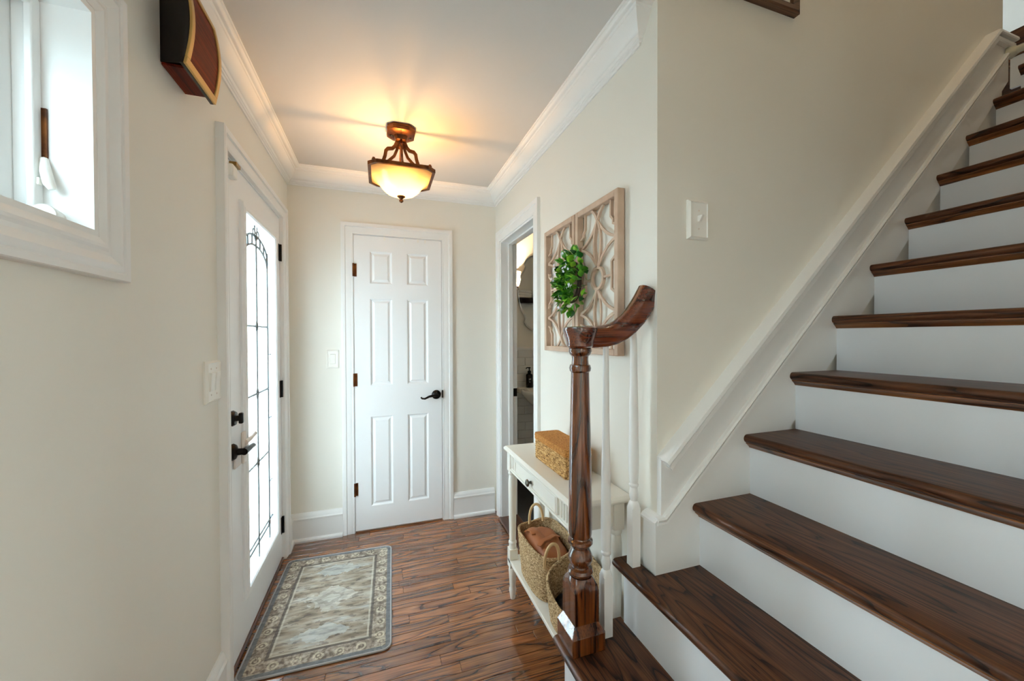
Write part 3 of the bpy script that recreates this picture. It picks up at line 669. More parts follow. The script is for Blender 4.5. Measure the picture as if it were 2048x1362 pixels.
cap = [(0, 1.310), (.036, 1.310), (.042, 1.316), (.0425, 1.326), (.045, 1.336), (.051, 1.352), (.0545, 1.366), (.0535, 1.373), (.047, 1.376), (0, 1.377)]
build(MB().lathe(cap, (NX, NY, 0), 32), 'newel_cap', 'rail', newel, sharp=32)
sect = [(-.026, -.030), (-.022, -.034), (.022, -.034), (.026, -.030), (.0275, -.020), (.0285, -.012), (.031, -.002), (.0315, .010), (.029, .021), (.022, .030), (.011, .0345), (-.011, .0345), (-.022, .030), (-.029, .021), (-.0315, .010), (-.031, -.002), (-.0285, -.012), (-.0275, -.020)]
# rail centre line, from the newel up to the wall end
ctrl = [(.610, 1.083, 1.345), (.645, 1.082, 1.3445), (.680, 1.081, 1.347), (.710, 1.079, 1.354), (.738, 1.077, 1.367), (.764, 1.075, 1.386), (.788, 1.072, 1.410), (.808, 1.070, 1.436), (.826, 1.068, 1.464), (.8445, 1.066, 1.496)]
build(MB().tube(ctrl, [1.0]*len(ctrl), sect=[(a, b) for a, b in sect]), 'handrail', 'rail', rl, sharp=40)
def baluster(x, y, z0, zt):
    m = MB(); h = .0155; b1 = z0+.195
    m.box(x-h, x+h, y-h, y+h, z0, b1)
    seg_ = 24
    def q(r_, t, k):
        a = 2*math.pi*(k+.5)/seg_; c, s_ = math.cos(a), math.sin(a); rr = r_*(1-t)/max(abs(c), abs(s_))+r_*t; return (x+rr*c, y+rr*s_)
    lv2 = [(h, 0, b1), (h, .3, b1+.008), (h*.92, .7, b1+.015), (.0105, 1, b1+.021)]; v2 = []
    for r_, t_, z_ in lv2: v2 += [(*q(r_, t_, k), z_) for k in range(seg_)]
    m.add(v2, [(i*seg_+k, i*seg_+(k+1) % seg_, (i+1)*seg_+(k+1) % seg_, (i+1)*seg_+k) for i in range(3) for k in range(seg_)])
    b = b1+.02
    m.lathe([(0, b), (.0105, b), (.0115, b+.006), (.0145, b+.016), (.0150, b+.026), (.0125, b+.040), (.0120, b+.046), (.0155, b+.050), (.0160, b+.055), (.0125, b+.060), (.0145, b+.066), (.0165, b+.10), (.0165, b+.16), (.0140, b+.34), (.0110, b+.50), (.0090, zt), (0, zt)], (x, y, 0), seg_)
    return build(m, 'baluster', 'trim', rl, sharp=40)
baluster(.690, 1.082, tz(1), 1.325)
baluster(.795, 1.080, tz(2), 1.40)

# bar across the stair near the top
br = tag(empty('stair_gate_bar', (2.88, SK, 2.70)), 'cream bar with a cup end fixed near the stair top', 'bar')
build(MB().lathe([(0, 0), (.028, 0), (.029, -.008), (.022, -.022), (.018, -.03), (0, -.03)], (2.88, SK-.002, 2.703), 20, 1), 'end_cup', 'cream_rail', br)
build(MB().tube([(2.88, SK-.03, 2.703), (2.88, .5, 2.703), (2.88, YNEAR+.01, 2.703)], .017, 14), 'bar', 'cream_rail', br, sharp=60)
# white door trim seen at the head of the stairs
struct(build(bx(4.96, 5.0, 1.50, 1.58, tz(14), tz(14)+2.0), 'trim_3', 'trim', bevel=.004), 'white door trim on the landing wall', 'trim')

# ------------------------------------------------------------------ switches
def plate(name, label, cx, cz, w_, h_, kind, place):
    """place(a, b, h): a across, b up, h off the wall"""
    t = tag(empty(name, place(cx, cz, 0)), label, 'light switch')
    rings = [(0, 0), (0, .004), (.007, .009), (.009, .007), (.016, .0065)]
    v = []
    for i, d in rings: v += [place(cx+sx*(w_/2-i), cz+sz*(h_/2-i), d) for sx, sz in ((-1, -1), (1, -1), (1, 1), (-1, 1))]
    m = MB(); n = len(rings)
    m.add(v, [(r*4+k, r*4+(k+1) % 4, r*4+4+(k+1) % 4, r*4+4+k) for r in range(n-1) for k in range(4)]+[tuple(range(n*4-4, n*4))])
    build(m, 'plate', 'plastic', t, sharp=20)
    def blk(nm, a, b, da, db_, d, top=None):
        vv = [place(a+sx*da, b+sz*db_, .006) for sx, sz in ((-1, -1), (1, -1), (1, 1), (-1, 1))]+[place(a+sx*da*.92, b+sz*db_*.95, d if sz < 0 else (top or d)) for sx, sz in ((-1, -1), (1, -1), (1, 1), (-1, 1))]
        build(MB().add(vv, [(0, 1, 2, 3), (4, 5, 6, 7), (0, 1, 5, 4), (1, 2, 6, 5), (2, 3, 7, 6), (3, 0, 4, 7)]), nm, 'plastic', t, bevel=.001)
    if kind == 'double':
        for s_ in (-1, 1): blk('rocker', cx+s_*.023, cz, .0165, .033, .009, .013)
        for s_ in (-1, 1):
            for q in (-1, 1): build(MB().lathe([(0, 0), (.003, 0), (.003, .0015), (0, .0015)], place(cx+s_*.023, cz+q*.045, .0065), 10, 0), 'screw', 'almond', t)
    elif kind == 'single': blk('rocker', cx, cz, .0165, .033, .009, .012)
    else:
        blk('toggle', cx, cz+.003, .005, .010, .012, .020)
        for q in (-1, 1): build(MB().lathe([(0, 0), (.003, 0), (.003, -.0015), (0, -.0015)], place(cx, cz+q*.03, .0065), 10, 1), 'screw', 'almond', t)
    return t
plate('light_switch', 'white double rocker switch plate beside the front door', 1.624, 1.192, .122, .145, 'double', lambda a, b, h: (XL+h*1.4, a, b))
plate('light_switch', 'small white rocker switch plate beside the closet door', -.2985, 1.1975, .076, .124, 'single', lambda a, b, h: (a, YB-h, b))
plate('light_switch', 'white toggle switch plate on the stair wall', 1.004, 1.731, .084, .128, 'toggle', lambda a, b, h: (a, YC-h*1.5, b))

# ------------------------------------------------------------------ ceiling lamp
LX, LY = .113, 2.142
lp = tag(empty('ceiling_lamp', (LX, LY, 2.06)), 'semi-flush bronze ceiling lamp with glowing amber glass bowl', 'lamp')
def cutsq(h, c): return [(-h, -h+c), (-h+c, -h), (h-c, -h), (h, -h+c), (h, h-c), (h-c, h), (-h+c, h), (-h, h-c)]
def loft(rings, cap0=True, cap1=True):
    m = MB(); n = len(rings[0][0]); v = []
    for poly, z in rings: v += [(LX+p, LY+q, z) for p, q in poly]
    f = [(i*n+k, i*n+(k+1) % n, (i+1)*n+(k+1) % n, (i+1)*n+k) for i in range(len(rings)-1) for k in range(n)]
    if cap0: f.append(tuple(range(n)))
    if cap1: f.append(tuple((len(rings)-1)*n+k for k in range(n)))
    return m.add(v, f)
cn = build(loft([(cutsq(.069, .03), H), (cutsq(.069, .03), H-.012), (cutsq(.072, .031), H-.016), (cutsq(.070, .03), H-.030), (cutsq(.060, .026), H-.036), (cutsq(.034, .012), H-.040), (cutsq(.028, .01), H-.062), (cutsq(.020, .007), H-.066)]), 'canopy', 'bronze', lp)
for s_ in (-1, 1): build(MB().lathe([(0, 0), (.006, 0), (.007, -.006), (0, -.009)], (LX+s_*.048, LY-.0, H-.034), 12, 2), 'screw_knob', 'black', cn)
build(MB().lathe([(0, 2.37), (.010, 2.37), (.016, 2.362), (.016, 2.348), (.010, 2.340), (.004, 2.338), (.004, 2.24), (0, 2.24)], (LX, LY, 0), 16), 'rod', 'bronze', lp)
RZ, RH = 2.196, .160
for a in range(4):
    ca, sa = [(1, 0), (0, 1), (-1, 0), (0, -1)][a]
    pts = [(.018, 2.380), (.030, 2.352), (.044, 2.338), (.066, 2.334), (.076, 2.322), (.080, 2.296), (.092, 2.258), (.120, 2.222), (.152, 2.204)]
    build(MB().tube([(LX+ca*d, LY+sa*d, z) for d, z in pts], .0085, sect=[(-.6, -1), (.6, -1), (.6, 1), (-.6, 1)]), 'arm', 'bronze', lp, sharp=50)
    pts2 = [(.014, 2.372), (.020, 2.335), (.034, 2.300), (.058, 2.275), (.076, 2.26), (.084, 2.252)]
    build(MB().tube([(LX+ca*d, LY+sa*d, z) for d, z in pts2], .007, sect=[(-.6, -1), (.6, -1), (.6, 1), (-.6, 1)]), 'arm_scroll', 'bronze', lp, sharp=50)
    qx, qy = [(1, 1), (-1, 1), (-1, -1), (1, -1)][a]
    build(MB().lathe([(0, 0), (.008, 0), (.010, .008), (.006, .016), (0, .018)], (LX+qx*.135, LY+qy*.135, RZ+.008), 10), 'rim_knob', 'bronze', lp)
cpoly = cutsq(RH, .038)
m = MB(); m.sweep(list(reversed(cpoly)), [(-.004, -.009), (.012, -.009), (.012, .009), (-.004, .009)], lambda a, b, h: (LX+a, LY+b, RZ+h), True)
build(m, 'rim', 'bronze', lp, bevel=.002)
def bowlring(t):
    """0 rim .. 1 bottom : cut square easing into a round bowl"""
    n = 48; sc_ = [1, .95, .86, .77, .69, .60, .47, .29, .10][t]; z = [RZ-.004, RZ-.010, RZ-.022, RZ-.038, RZ-.056, RZ-.074, RZ-.091, RZ-.102, RZ-.106][t]
    k = min(1, t/4); out = []
    for i in range(n):
        a = 2*math.pi*i/n; c, s_ = math.cos(a), math.sin(a); h = .154
        rs = min(h/max(abs(c), abs(s_)), (2*h-.038)/(abs(c)+abs(s_))); out.append((c*((1-k)*rs+k*h)*sc_, s_*((1-k)*rs+k*h)*sc_))
    return out, z
build(loft([bowlring(t) for t in range(9)], False, True), 'glass_bowl', 'lampglass', lp, sharp=60)
fz = RZ-.106
build(MB().lathe([(0, fz+.006), (.022, fz+.003), (.021, fz-.003), (.010, fz-.010), (.006, fz-.014), (.011, fz-.020), (.011, fz-.026), (.004, fz-.032), (0, fz-.033)], (LX, LY, 0), 20), 'finial', 'bronze', lp)
def point(name, loc, watt, col, size, parent=None):
    l = bpy.data.lights.new(name, 'POINT'); l.energy = watt; l.color = col; l.shadow_soft_size = size
    o = bpy.data.objects.new(name, l); sc.collection.objects.link(o); o.location = loc
    return o
for s_ in (-1, 1): point('lamp_bulb', (LX+s_*.022, LY, RZ-.045), 5.5, (1, .53, .18), .018)
# dome lamp above the stairs
ul = tag(empty('landing_lamp', (1.75, .42, ZTOP)), 'round dome lamp on the ceiling above the stairs', 'lamp')
build(MB().lathe([(0, ZTOP), (.13, ZTOP), (.13, ZTOP-.03), (.11, ZTOP-.035), (0, ZTOP-.035)], (1.75, .42, 0), 28), 'base', 'bronze', ul)
point('landing_bulb', (1.75, .42, ZTOP-.16), 11, (1, .74, .48), .10)

# ------------------------------------------------------------------ door chime
ch = tag(empty('door_chime', (XL, 1.39, 2.09)), 'mahogany door chime box with gold trimmed front under the crown moulding', 'door chime')
cy0, cy1, cz0, cz1 = 1.262, 1.462, 2.078, 2.318
bow = lambda z, lo=cz0, hi=cz1: .016*math.sin(math.pi*max(0, min(1, (z-lo)/(hi-lo))))
zs = [2.108+(2.308-2.108)*k/8 for k in range(9)]
prof = [(XL, 2.10)]+[(XL+.064+bow(z), z) for z in zs]+[(XL, 2.312)]
bd = build(MB().prism(prof, 1.315, 1.458, xz), 'body', 'blackbody', ch, bevel=.002)
build(bx(XL+.002, XL+.062, 1.318, 1.456, 2.094, 2.1005), 'bottom_board', 'mahog', bd)
def bowed(a0, a1, c0, c1, x0, x1, nz=10):
    m = MB(); zz = [c0+(c1-c0)*k/nz for k in range(nz+1)]
    return m.prism([(XL+x0+bow(z), z) for z in zz]+[(XL+x1+bow(z), z) for z in reversed(zz)], a0, a1, xz)
build(bowed(cy0, cy1, cz0, cz1, .064, .072), 'front_board', 'blackbody', ch)
g = MB(); t = .018
for q in ((cy0, cy1, cz0, cz0+t), (cy0, cy1, cz1-t, cz1), (cy0, cy0+t, cz0+t, cz1-t), (cy1-t, cy1, cz0+t, cz1-t)):
    mm = bowed(*q, .072, .079); g.add(mm.v, mm.f)
build(g, 'gold_frame', 'gold', ch, bevel=.002)
build(bowed(cy0+t, cy1-t, cz0+t, cz1-t, .072, .075), 'front_panel', 'mahog', ch)

# ------------------------------------------------------------------ framed picture on the stair wall
pc = tag(empty('framed_picture', (1.19, YC, 2.517)), 'brown framed picture high on the stair wall', 'picture')
px0, px1, pz0, pz1 = .925, 1.456, 2.517, 2.98
build(MB().sweep([(px1, pz0), (px1, pz1), (px0, pz1), (px0, pz0)], [(0, 0), (0, .022), (-.006, .026), (-.030, .02), (-.034, .014), (-.034, 0)], lambda a, b, h: (a, YC-h, b), True), 'frame', 'frame', pc, sharp=25)
build(bx(px0+.03, px1-.03, YC-.010, YC-.002, pz0+.03, pz1-.03), 'mat_board', 'mat_board', pc)

# ------------------------------------------------------------------ lattice panels
def lattice_panel(label, y0, y1):
    zc, hh = 1.5775, .304; hw = (y1-y0)/2; yc = (y0+y1)/2
    t = tag(empty('lattice_panel', (XR, yc, zc-hh)), label, 'wall art', 'lattice panels on the cream wall')
    fw_ = .024
    P = lambda a, b, h: (XR-.004-h, yc-a, zc+b)
    for q in ((-hw, -hw+fw_, -hh, hh), (hw-fw_, hw, -hh, hh), (-hw+fw_, hw-fw_, -hh, -hh+fw_), (-hw+fw_, hw-fw_, hh-fw_, hh)):
        m = MB().prism([(q[0], q[2]), (q[1], q[2]), (q[1], q[3]), (q[0], q[3])], 0, .030, P); build(m, 'frame_bar', 'lattice', t, bevel=.003)
    a, b = hw-fw_+.002, hh-fw_+.002; m = MB(); cnt = [0]
    def strip(pts, w_=.010, closed=False):
        cnt[0] += 1; e_ = .0002*(cnt[0] % 23)
        m.sweep(pts, [(-w_/2, .006+e_), (w_/2, .006+e_), (w_/2, .020-e_), (-w_/2, .020-e_)], P, closed)
    def arc(p0, p1, sag, n=10):
        p0, p1 = Vector(p0), Vector(p1); d = p1-p0; nn = Vector((-d.y, d.x)).normalized()
        return [tuple(p0+d*(k/n)+nn*sag*4*(k/n)*(1-k/n)) for k in range(n+1)]
    strip([(.043*math.cos(k*math.pi/12), .043*math.sin(k*math.pi/12)) for k in range(24)], .011, True)
    vk, vt = .138, .232
    for sx in (-1, 1):
        strip([(sx*.043, 0), (sx*(a-.044), 0)], .008)
        strip([(sx*a, .088), (sx*(a-.012), .082), (sx*(a-.012), .070), (sx*(a-.040), .052), (sx*(a-.040), -.052), (sx*(a-.012), -.070), (sx*(a-.012), -.082), (sx*a, -.088)][::sx], .009)
        for sz in (-1, 1):
            strip(arc((0, sz*.043), (sx*a, sz*vk), .018*sx*sz), .011)
            strip(arc((sx*a, sz*vk), (0, sz*vt), .018*sx*sz), .011)
            strip(arc((0, sz*vt), (-sx*.045, sz*b), -.006*sx*sz), .011)
            strip(arc((0, sz*.043), (0, sz*vt), .024*sx), .010)
            strip([(sx*(a-.042), sz*b), (sx*(a-.042), sz*(b-.062)), (sx*(a-.026), sz*(b-.078)), (sx*(a-.026), sz*(b-.092)), (sx*(a-.014), sz*(b-.098)), (sx*a, sz*(b-.100))], .009)
    build(m, 'fretwork', 'lattice', t, sharp=30)
    return t
lattice_panel('taupe lattice wall panel nearer the bathroom doorway', 1.523, 1.852)
lattice_panel('taupe lattice wall panel nearer the wall corner', 1.195, 1.517)

# ------------------------------------------------------------------ wreath
WX, WY, WZ = XR-.060, 1.508, 1.580
wr = tag(empty('wreath', (XR-.03, WY, WZ-.13)), 'small green leafy wreath with white blossoms hung over the lattice panels', 'wreath')
build(MB().tube([(WX+.005, WY+.070*math.cos(k*math.pi/16), WZ+.082*math.sin(k*math.pi/16)) for k in range(32)], .010, 8, True), 'twig_ring', 'twig', wr)
def leaf_mesh(nm, L_, W_, curl, mt):
    v = [(0, 0, 0)]; f = []; n = 5
    for k in range(1, n):
        t = k/n; wv = W_*math.sin(math.pi*t**.85); z = curl*t*t
        v += [(L_*t, -wv, z+wv*.35), (L_*t, 0, z), (L_*t, wv, z+wv*.35)]
    v.append((L_, 0, curl))
    f += [(0, 1, 2), (0, 2, 3)]
    for k in range(n-2):
        o = 1+3*k; f += [(o, o+3, o+4, o+1), (o+1, o+4, o+5, o+2)]
    o = 1+3*(n-2); f += [(o, len(v)-1, o+1), (o+1, len(v)-1, o+2)]
    me = bpy.data.meshes.new(nm); me.from_pydata(v, [], f); me.polygons.foreach_set('use_smooth', [True]*len(f)); me.materials.append(M[mt]); me.update(); return me
LM = [leaf_mesh('leaf', .040, .0125, -.006, 'leaf'), leaf_mesh('leaf', .043, .0135, -.010, 'leafd'), leaf_mesh('leaf', .036, .0120, .004, 'leafl'), leaf_mesh('leaf', .038, .0130, .008, 'leaf')]
rw = random.Random(11)
def orient(d, roll):
    return Vector(d).to_track_quat('X', 'Z').to_matrix() @ Matrix.Rotation(roll, 3, 'X')
for k in range(299):
    a = rw.random()*2*math.pi; b = rw.uniform(-.5, 1.1)*math.pi; q = .026
    cy, cz = math.cos(a), math.sin(a); rr_ = rw.choice((1, 1, .85, .65, .4))
    if rr_ < .9: b = rw.uniform(.3, .7)*math.pi
    rad_out = math.cos(b); off = math.sin(b)
    ctr = Vector((WX-off*q*.8+.004, WY+rr_*(.080+rad_out*q)*cy, WZ+rr_*(.098+rad_out*q)*cz))
    d = Vector((-max(.15, off)*.8-.2, rad_out*cy*.9+rw.uniform(-.6, .6), rad_out*cz*.9+rw.uniform(-.6, .6))).normalized()
    if ctr.x+d.x*.04 > XR-.035: d.x = -abs(d.x)
    o = put('leaf', LM[rw.choice((0, 0, 1, 2, 2, 3))], None, wr)
    s_ = rw.uniform(.75, 1.15); mt_ = orient(d, rw.uniform(-1, 1)).to_4x4(); mt_.translation = ctr-wr.location
    o.matrix_local = mt_ @ Matrix.Scale(s_, 4)
bl = MB()
for k in range(5):
    a = 2*math.pi*k/5; bl.add([(0, 0, .001), (.005*math.cos(a-.5), .005*math.sin(a-.5), .003), (.009*math.cos(a), .009*math.sin(a), .003), (.005*math.cos(a+.5), .005*math.sin(a+.5), .003)], [(0, 1, 2, 3)])
blm = bl.mesh('blossom'); blm.materials.append(M['petal'])
for k in range(46):
    g_ = rw.randrange(13); rg = random.Random(g_*31+5); a = rg.random()*2*math.pi; b = rg.uniform(.15, .85)*math.pi; q = .052
    ctr = Vector((WX-math.sin(b)*q, WY+(.078+math.cos(b)*q*.8)*math.cos(a), WZ+(.094+math.cos(b)*q*.8)*math.sin(a)))+Vector([rw.uniform(-.012, .012) for _ in range(3)])
    o = put('blossom', blm, None, wr)
    mt_ = Vector((-1, rw.uniform(-.6, .6), rw.uniform(-.6, .6))).to_track_quat('Z', 'Y').to_matrix().to_4x4(); mt_.translation = ctr-wr.location; o.matrix_local = mt_ @ Matrix.Scale(.85, 4)

# ------------------------------------------------------------------ console table
TX0, TX1, TY0, TY1, TZ = .602, .838, 1.146, 1.902, .783
tb = tag(empty('console_table', ((TX0+TX1)/2, (TY0+TY1)/2, 0)), 'narrow ivory console table with one drawer and a low shelf', 'table')
top = MB(); v = []
for i, z in ((.006, TZ-.024), (.002, TZ-.020), (0, TZ-.014), (.001, TZ-.008), (.006, TZ-.003), (.010, TZ)): v += [(TX0+i, TY0+i, z), (TX1, TY0+i, z), (TX1, TY1-i, z), (TX0+i, TY1-i, z)]
top.add(v, [(r*4+k, r*4+(k+1) % 4, r*4+4+(k+1) % 4, r*4+4+k) for r in range(5) for k in range(4)]+[(0, 1, 2, 3), (20, 21, 22, 23)])
build(top, 'table_top', 'table', tb, sharp=20)
lx0, lx1, ly0, ly1 = TX0+.036, TX1-.040, TY0+.040, TY1-.036
ap0, ap1 = .672, TZ-.024
for x in (lx0, lx1):
    for y in (ly0, ly1):
        m = MB(); h = .021
        m.box(x-h, x+h, y-h, y+h, ap0-.012, ap1)
        m.lathe([(0, .662), (.018, .662), (.020, .655), (.0215, .648), (.019, .641), (.016, .638), (.018, .630), (.0205, .60), (.0205, .54), (.0185, .42), (.0165, .31), (.0165, .302), (.020, .298), (.021, .290), (.018, .284), (.019, .275), (.019, .262), (0, .262)], (x, y, 0), 24)
        m.box(x-h, x+h, y-h, y+h, .168, .262)
        m.lathe([(0, .170), (.017, .170), (.020, .160), (.021, .150), (.020, .140), (.016, .070), (.0150, .062), (.018, .055), (.0185, .045), (.016, .030), (.013, .006), (.011, 0), (0, 0)], (x, y, 0), 24)
        build(m, 'leg', 'table', tb, sharp=35)
build(bx(lx1-.012, lx1+.006, ly0+.021, ly1-.021, ap0, ap1), 'back_apron', 'table', tb)
for y in (ly0, ly1): build(bx(lx0+.021, lx1-.021, y-.012, y+.012, ap0, ap1), 'side_apron', 'table', tb)
fx = lx0-.014
fa = build(MB().box(fx, fx+.018, ly0+.021, ly1-.021, ap0, ap1), 'front_apron', 'table', tb)
build(bx(fx-.006, fx+.012, ly0+.018, ly1-.018, ap0-.006, ap0+.004), 'apron_bead', 'table', fa, bevel=.002)
dy0, dy1 = ly0+.105, ly1-.105
dr = build(bx(fx-.010, fx, dy0, dy1, ap0+.012, ap1-.006), 'drawer', 'table', tb, bevel=.002)
build(MB().sweep([(dy1-.016, ap0+.024), (dy1-.016, ap1-.016), (dy0+.016, ap1-.016), (dy0+.016, ap0+.024)], [(0, 0), (0, .003), (.003, .004), (.006, .003), (.006, 0)], lambda a, b, h: (fx-.010-h, a, b), True), 'drawer_bead', 'table', dr)
kn = build(MB().lathe([(0, 0), (.007, 0), (.006, -.010), (.012, -.013), (.016, -.017), (.014, -.022), (.006, -.026), (0, -.026)], (fx-.010, (dy0+dy1)/2+.02, (ap0+ap1)/2), 20, 0), 'drawer_knob', 'pewter', dr)
for y0_, y1_ in ((ly0+.03, dy0-.01), (dy1+.01, ly1-.03)):
    n = 3; wy = (y1_-y0_)/n
    for k in range(n): build(bx(fx-.006, fx, y0_+k*wy+.004, y0_+(k+1)*wy-.004, ap0+.014, ap1-.008), 'flute', 'table', fa, bevel=.004)
build(bx(lx0-.021, lx1+.021, ly0-.021, ly1+.021, .192, .210), 'shelf', 'table', tb, bevel=.003)

# wicker box on the table
wb = tag(empty('wicker_box', (.742, 1.515, TZ)), 'lidded rectangular wicker box standing on the console table', 'box')
def rrect(cx, cy, hx, hy, r, n=5):
    out = []
    for qx, qy, a0 in ((1, 1, 0), (-1, 1, 90), (-1, -1, 180), (1, -1, 270)):
        for k in range(n+1):
            a = R(a0+90*k/n); out.append((cx+qx*(hx-r)+r*math.cos(a), cy+qy*(hy-r)+r*math.sin(a)))
    return out
def dense(poly, step):
    out = []
    for i in range(len(poly)):
        p, q = Vector(poly[i]), Vector(poly[(i+1) % len(poly)]); n = max(1, int((q-p).length/step))
        out += [tuple(p+(q-p)*k/n) for k in range(n)]
    return out
def woven(cx, cy, hx, hy, r, z0, z1, rows, amp):
    m = MB(); base_ = dense(rrect(cx, cy, hx, hy, r), .008); n = len(base_); vv = []
    hz = (z1-z0)/rows; per = 3; total = rows*per+1
    for i in range(total):
        row = i//per; ph = (i % per)/per
        bulge = math.sin(math.pi*ph)*amp
        for k, (x, y) in enumerate(base_):
            wv = .5+.5*math.sin(k*.9+row*math.pi)
            d = Vector((x-cx, y-cy)).normalized(); o_ = bulge*(.5+.6*wv)
            vv.append((x+d.x*o_, y+d.y*o_, z0+hz*(i/per)))
    f = [(i*n+k, i*n+(k+1) % n, (i+1)*n+(k+1) % n, (i+1)*n+k) for i in range(total-1) for k in range(n)]
    f += [tuple(range(n)), tuple((total-1)*n+k for k in range(n))]
    return m.add(vv, f)
build(woven(.742, 1.515, .058, .158, .012, TZ, TZ+.088, 9, .004), 'body', 'wicker', wb, sharp=60)
lid = woven(.742, 1.515, .061, .161, .014, TZ+.088, TZ+.112, 2, .003)
lid.prism([(x, y) for x, y in rrect(.742, 1.515, .061, .161, .014)], TZ+.110, TZ+.116, lambda p, q, t: (p, q, t))
build(lid, 'lid', 'wickertop', wb, sharp=50)

# ------------------------------------------------------------------ baskets
def basket(label, cx, cy, hx, hy, z0, ztop, taper=.84):
    t = tag(empty('seagrass_basket', (cx, cy, z0)), label, 'basket', 'seagrass baskets on the table shelf')
    n, rows, per = 72, 17, 4; total = rows*per+1
    def pt(k, s_, inset, amp=.0035):
        a = 2*math.pi*k/n; c, q = math.cos(a), math.sin(a); e = 2/3.2
        x = abs(c)**e*(1 if c >= 0 else -1); y = abs(q)**e*(1 if q >= 0 else -1)
        sc_ = taper+(1-taper)*s_**.8; zt = ztop(x, y)
        rid = abs(math.sin(math.pi*s_*rows))*amp*(.6+.6*random.random())
        return (cx+x*(hx-inset)*sc_+(c*rid), cy+y*(hy-inset)*sc_+(q*rid), z0+.002+(zt-z0-.002)*s_)
    m = MB(); v = []
    for i in range(total): v += [pt(k, i/(total-1), 0) for k in range(n)]
    o1 = total*n
    for i in range(total-1, 3, -2): v += [pt(k, i/(total-1), .008, .0025) for k in range(n)]
    rr = len(v)//n
    f = [(i*n+k, i*n+(k+1) % n, (i+1)*n+(k+1) % n, (i+1)*n+k) for i in range(rr-1) for k in range(n)]
    f += [tuple(range(n)), tuple((rr-1)*n+k for k in range(n))]
    m.add(v, f); build(m, 'body', 'seagrass', t, sharp=80)
    build(MB().tube([pt(k, 1, .003, 0) for k in range(n)], .0065, 8, True), 'rim', 'seagrass', t, sharp=80)
    return t, pt
bA, ptA = basket('seagrass basket holding a tan leather bag', .716, 1.634, .098, .172, .2105, lambda x, y: .418+.022*max(0, x)-.008*abs(y)**2)
def handle(t, p0, p1, lift, lean, r=.0068):
    p0, p1 = Vector(p0), Vector(p1); pts = []
    for k in range(15):
        a = math.pi*k/14; c = (p0+p1)/2-(p1-p0)/2*math.cos(a)
        pts.append(c+Vector(lean)*math.sin(a)+Vector((0, 0, lift*math.sin(a)**.8)))
    build(MB().tube(pts, r, 8), 'handle', 'handlew', t, sharp=80)
handle(bA, (.700, 1.786, .412), (.760, 1.756, .432), .085, (0, .012, 0))
bB, ptB = basket('seagrass basket with dark cloth inside, nearest the newel post', .716, 1.334, .098, .119, .2105, lambda x, y: .388+.050*x-.010*abs(y)+.040*max(0, y))
handle(bB, (.634, 1.452, .392), (.70, 1.450, .418), .080, (0, .0, 0))
# leather bag in the rear basket
bag = tag(empty('leather_bag', (.716, 1.628, .24)), 'tan leather handbag tucked into the rear basket', 'bag')
m = MB(); nu, nv = 40, 22; v = []
for i in range(nv+1):
    ph = math.pi*i/nv
    for k in range(nu):
        a = 2*math.pi*k/nu; e = .55; sg = lambda t: abs(t)**e*(1 if t >= 0 else -1)
        x, y, z = .082*sg(math.cos(a))*math.sin(ph)**.45, .152*sg(math.sin(a))*math.sin(ph)**.45, .094*math.cos(ph)
        if z > 0:
            z *= 1+.05*math.sin(y*22+.5)+.12*noise.noise(Vector((x*16, y*12, 2.)))
            z -= .006*math.exp(-(x/.014)**2)
        v.append((.716+x, 1.628+y, .332+z))
m.add(v, [(i*nu+k, i*nu+(k+1) % nu, (i+1)*nu+(k+1) % nu, (i+1)*nu+k) for i in range(nv) for k in range(nu)])
build(m, 'bag_body', 'leather', bag, sharp=70)
pts = [(.655, 1.56, .425), (.680, 1.575, .436), (.71, 1.59, .433), (.745, 1.60, .437), (.775, 1.61, .425)]
build(MB().tube(pts, .011, sect=[(-1, -.22), (1, -.22), (1, .22), (-1, .22)]), 'strap', 'leather', bag, bevel=.001, sharp=50)
build(MB().tube([(.654, 1.72, .415), (.660, 1.705, .428), (.668, 1.68, .434), (.668, 1.65, .430)], .010, sect=[(-1, -.22), (1, -.22), (1, .22), (-1, .22)]), 'strap', 'leather', bag, sharp=50)
def lump(name, label, cat, c, h, mt, seed):
    m = MB(); nu, nv = 24, 14; v = []
    for i in range(nv+1):
        ph = math.pi*i/nv
        for k in range(nu):
            a = 2*math.pi*k/nu; d = Vector((math.cos(a)*math.sin(ph), math.sin(a)*math.sin(ph), math.cos(ph)))
            s_ = 1+.22*noise.noise(d*2.2+Vector((seed, 0, 0))); v.append((c[0]+d.x*h[0]*s_, c[1]+d.y*h[1]*s_, c[2]+d.z*h[2]*s_))
    m.add(v, [(i*nu+k, i*nu+(k+1) % nu, (i+1)*nu+(k+1) % nu, (i+1)*nu+k) for i in range(nv) for k in range(nu)])
    return tag(build(m, name, mt, None, sharp=80), label, cat)
lump('folded_cloth', 'crumpled black cloth inside the front basket', 'cloth', (.685, 1.36, .270), (.048, .060, .050), 'darkcloth', 1)
lump('folded_cloth', 'small red cloth inside the front basket', 'cloth', (.735, 1.38, .318), (.030, .040, .026), 'redcloth', 4)
lump('folded_cloth', 'small blue cloth inside the front basket', 'cloth', (.765, 1.28, .29), (.026, .040, .036), 'bluecloth', 8)

# ------------------------------------------------------------------ rug
rg = empty('door_mat_rug', (-.243, 2.168, 0)); rg.rotation_euler.z = -.028
tag(rg, 'faded grey oriental mat in front of the front door', 'rug')
poly = rrect(0, 0, .290, .428, .035, 6)
o = put('pile', MB().prism(poly, .0012, .0075, lambda p, q, t: (p, q, t)).mesh('pile'), 'rug', rg)
o = put('binding', MB().tube([(x, y, .0045) for x, y in rrect(0, 0, .291, .429, .036, 6)], .0048, 8, True).mesh('binding', sharp=80), 'binding', rg)

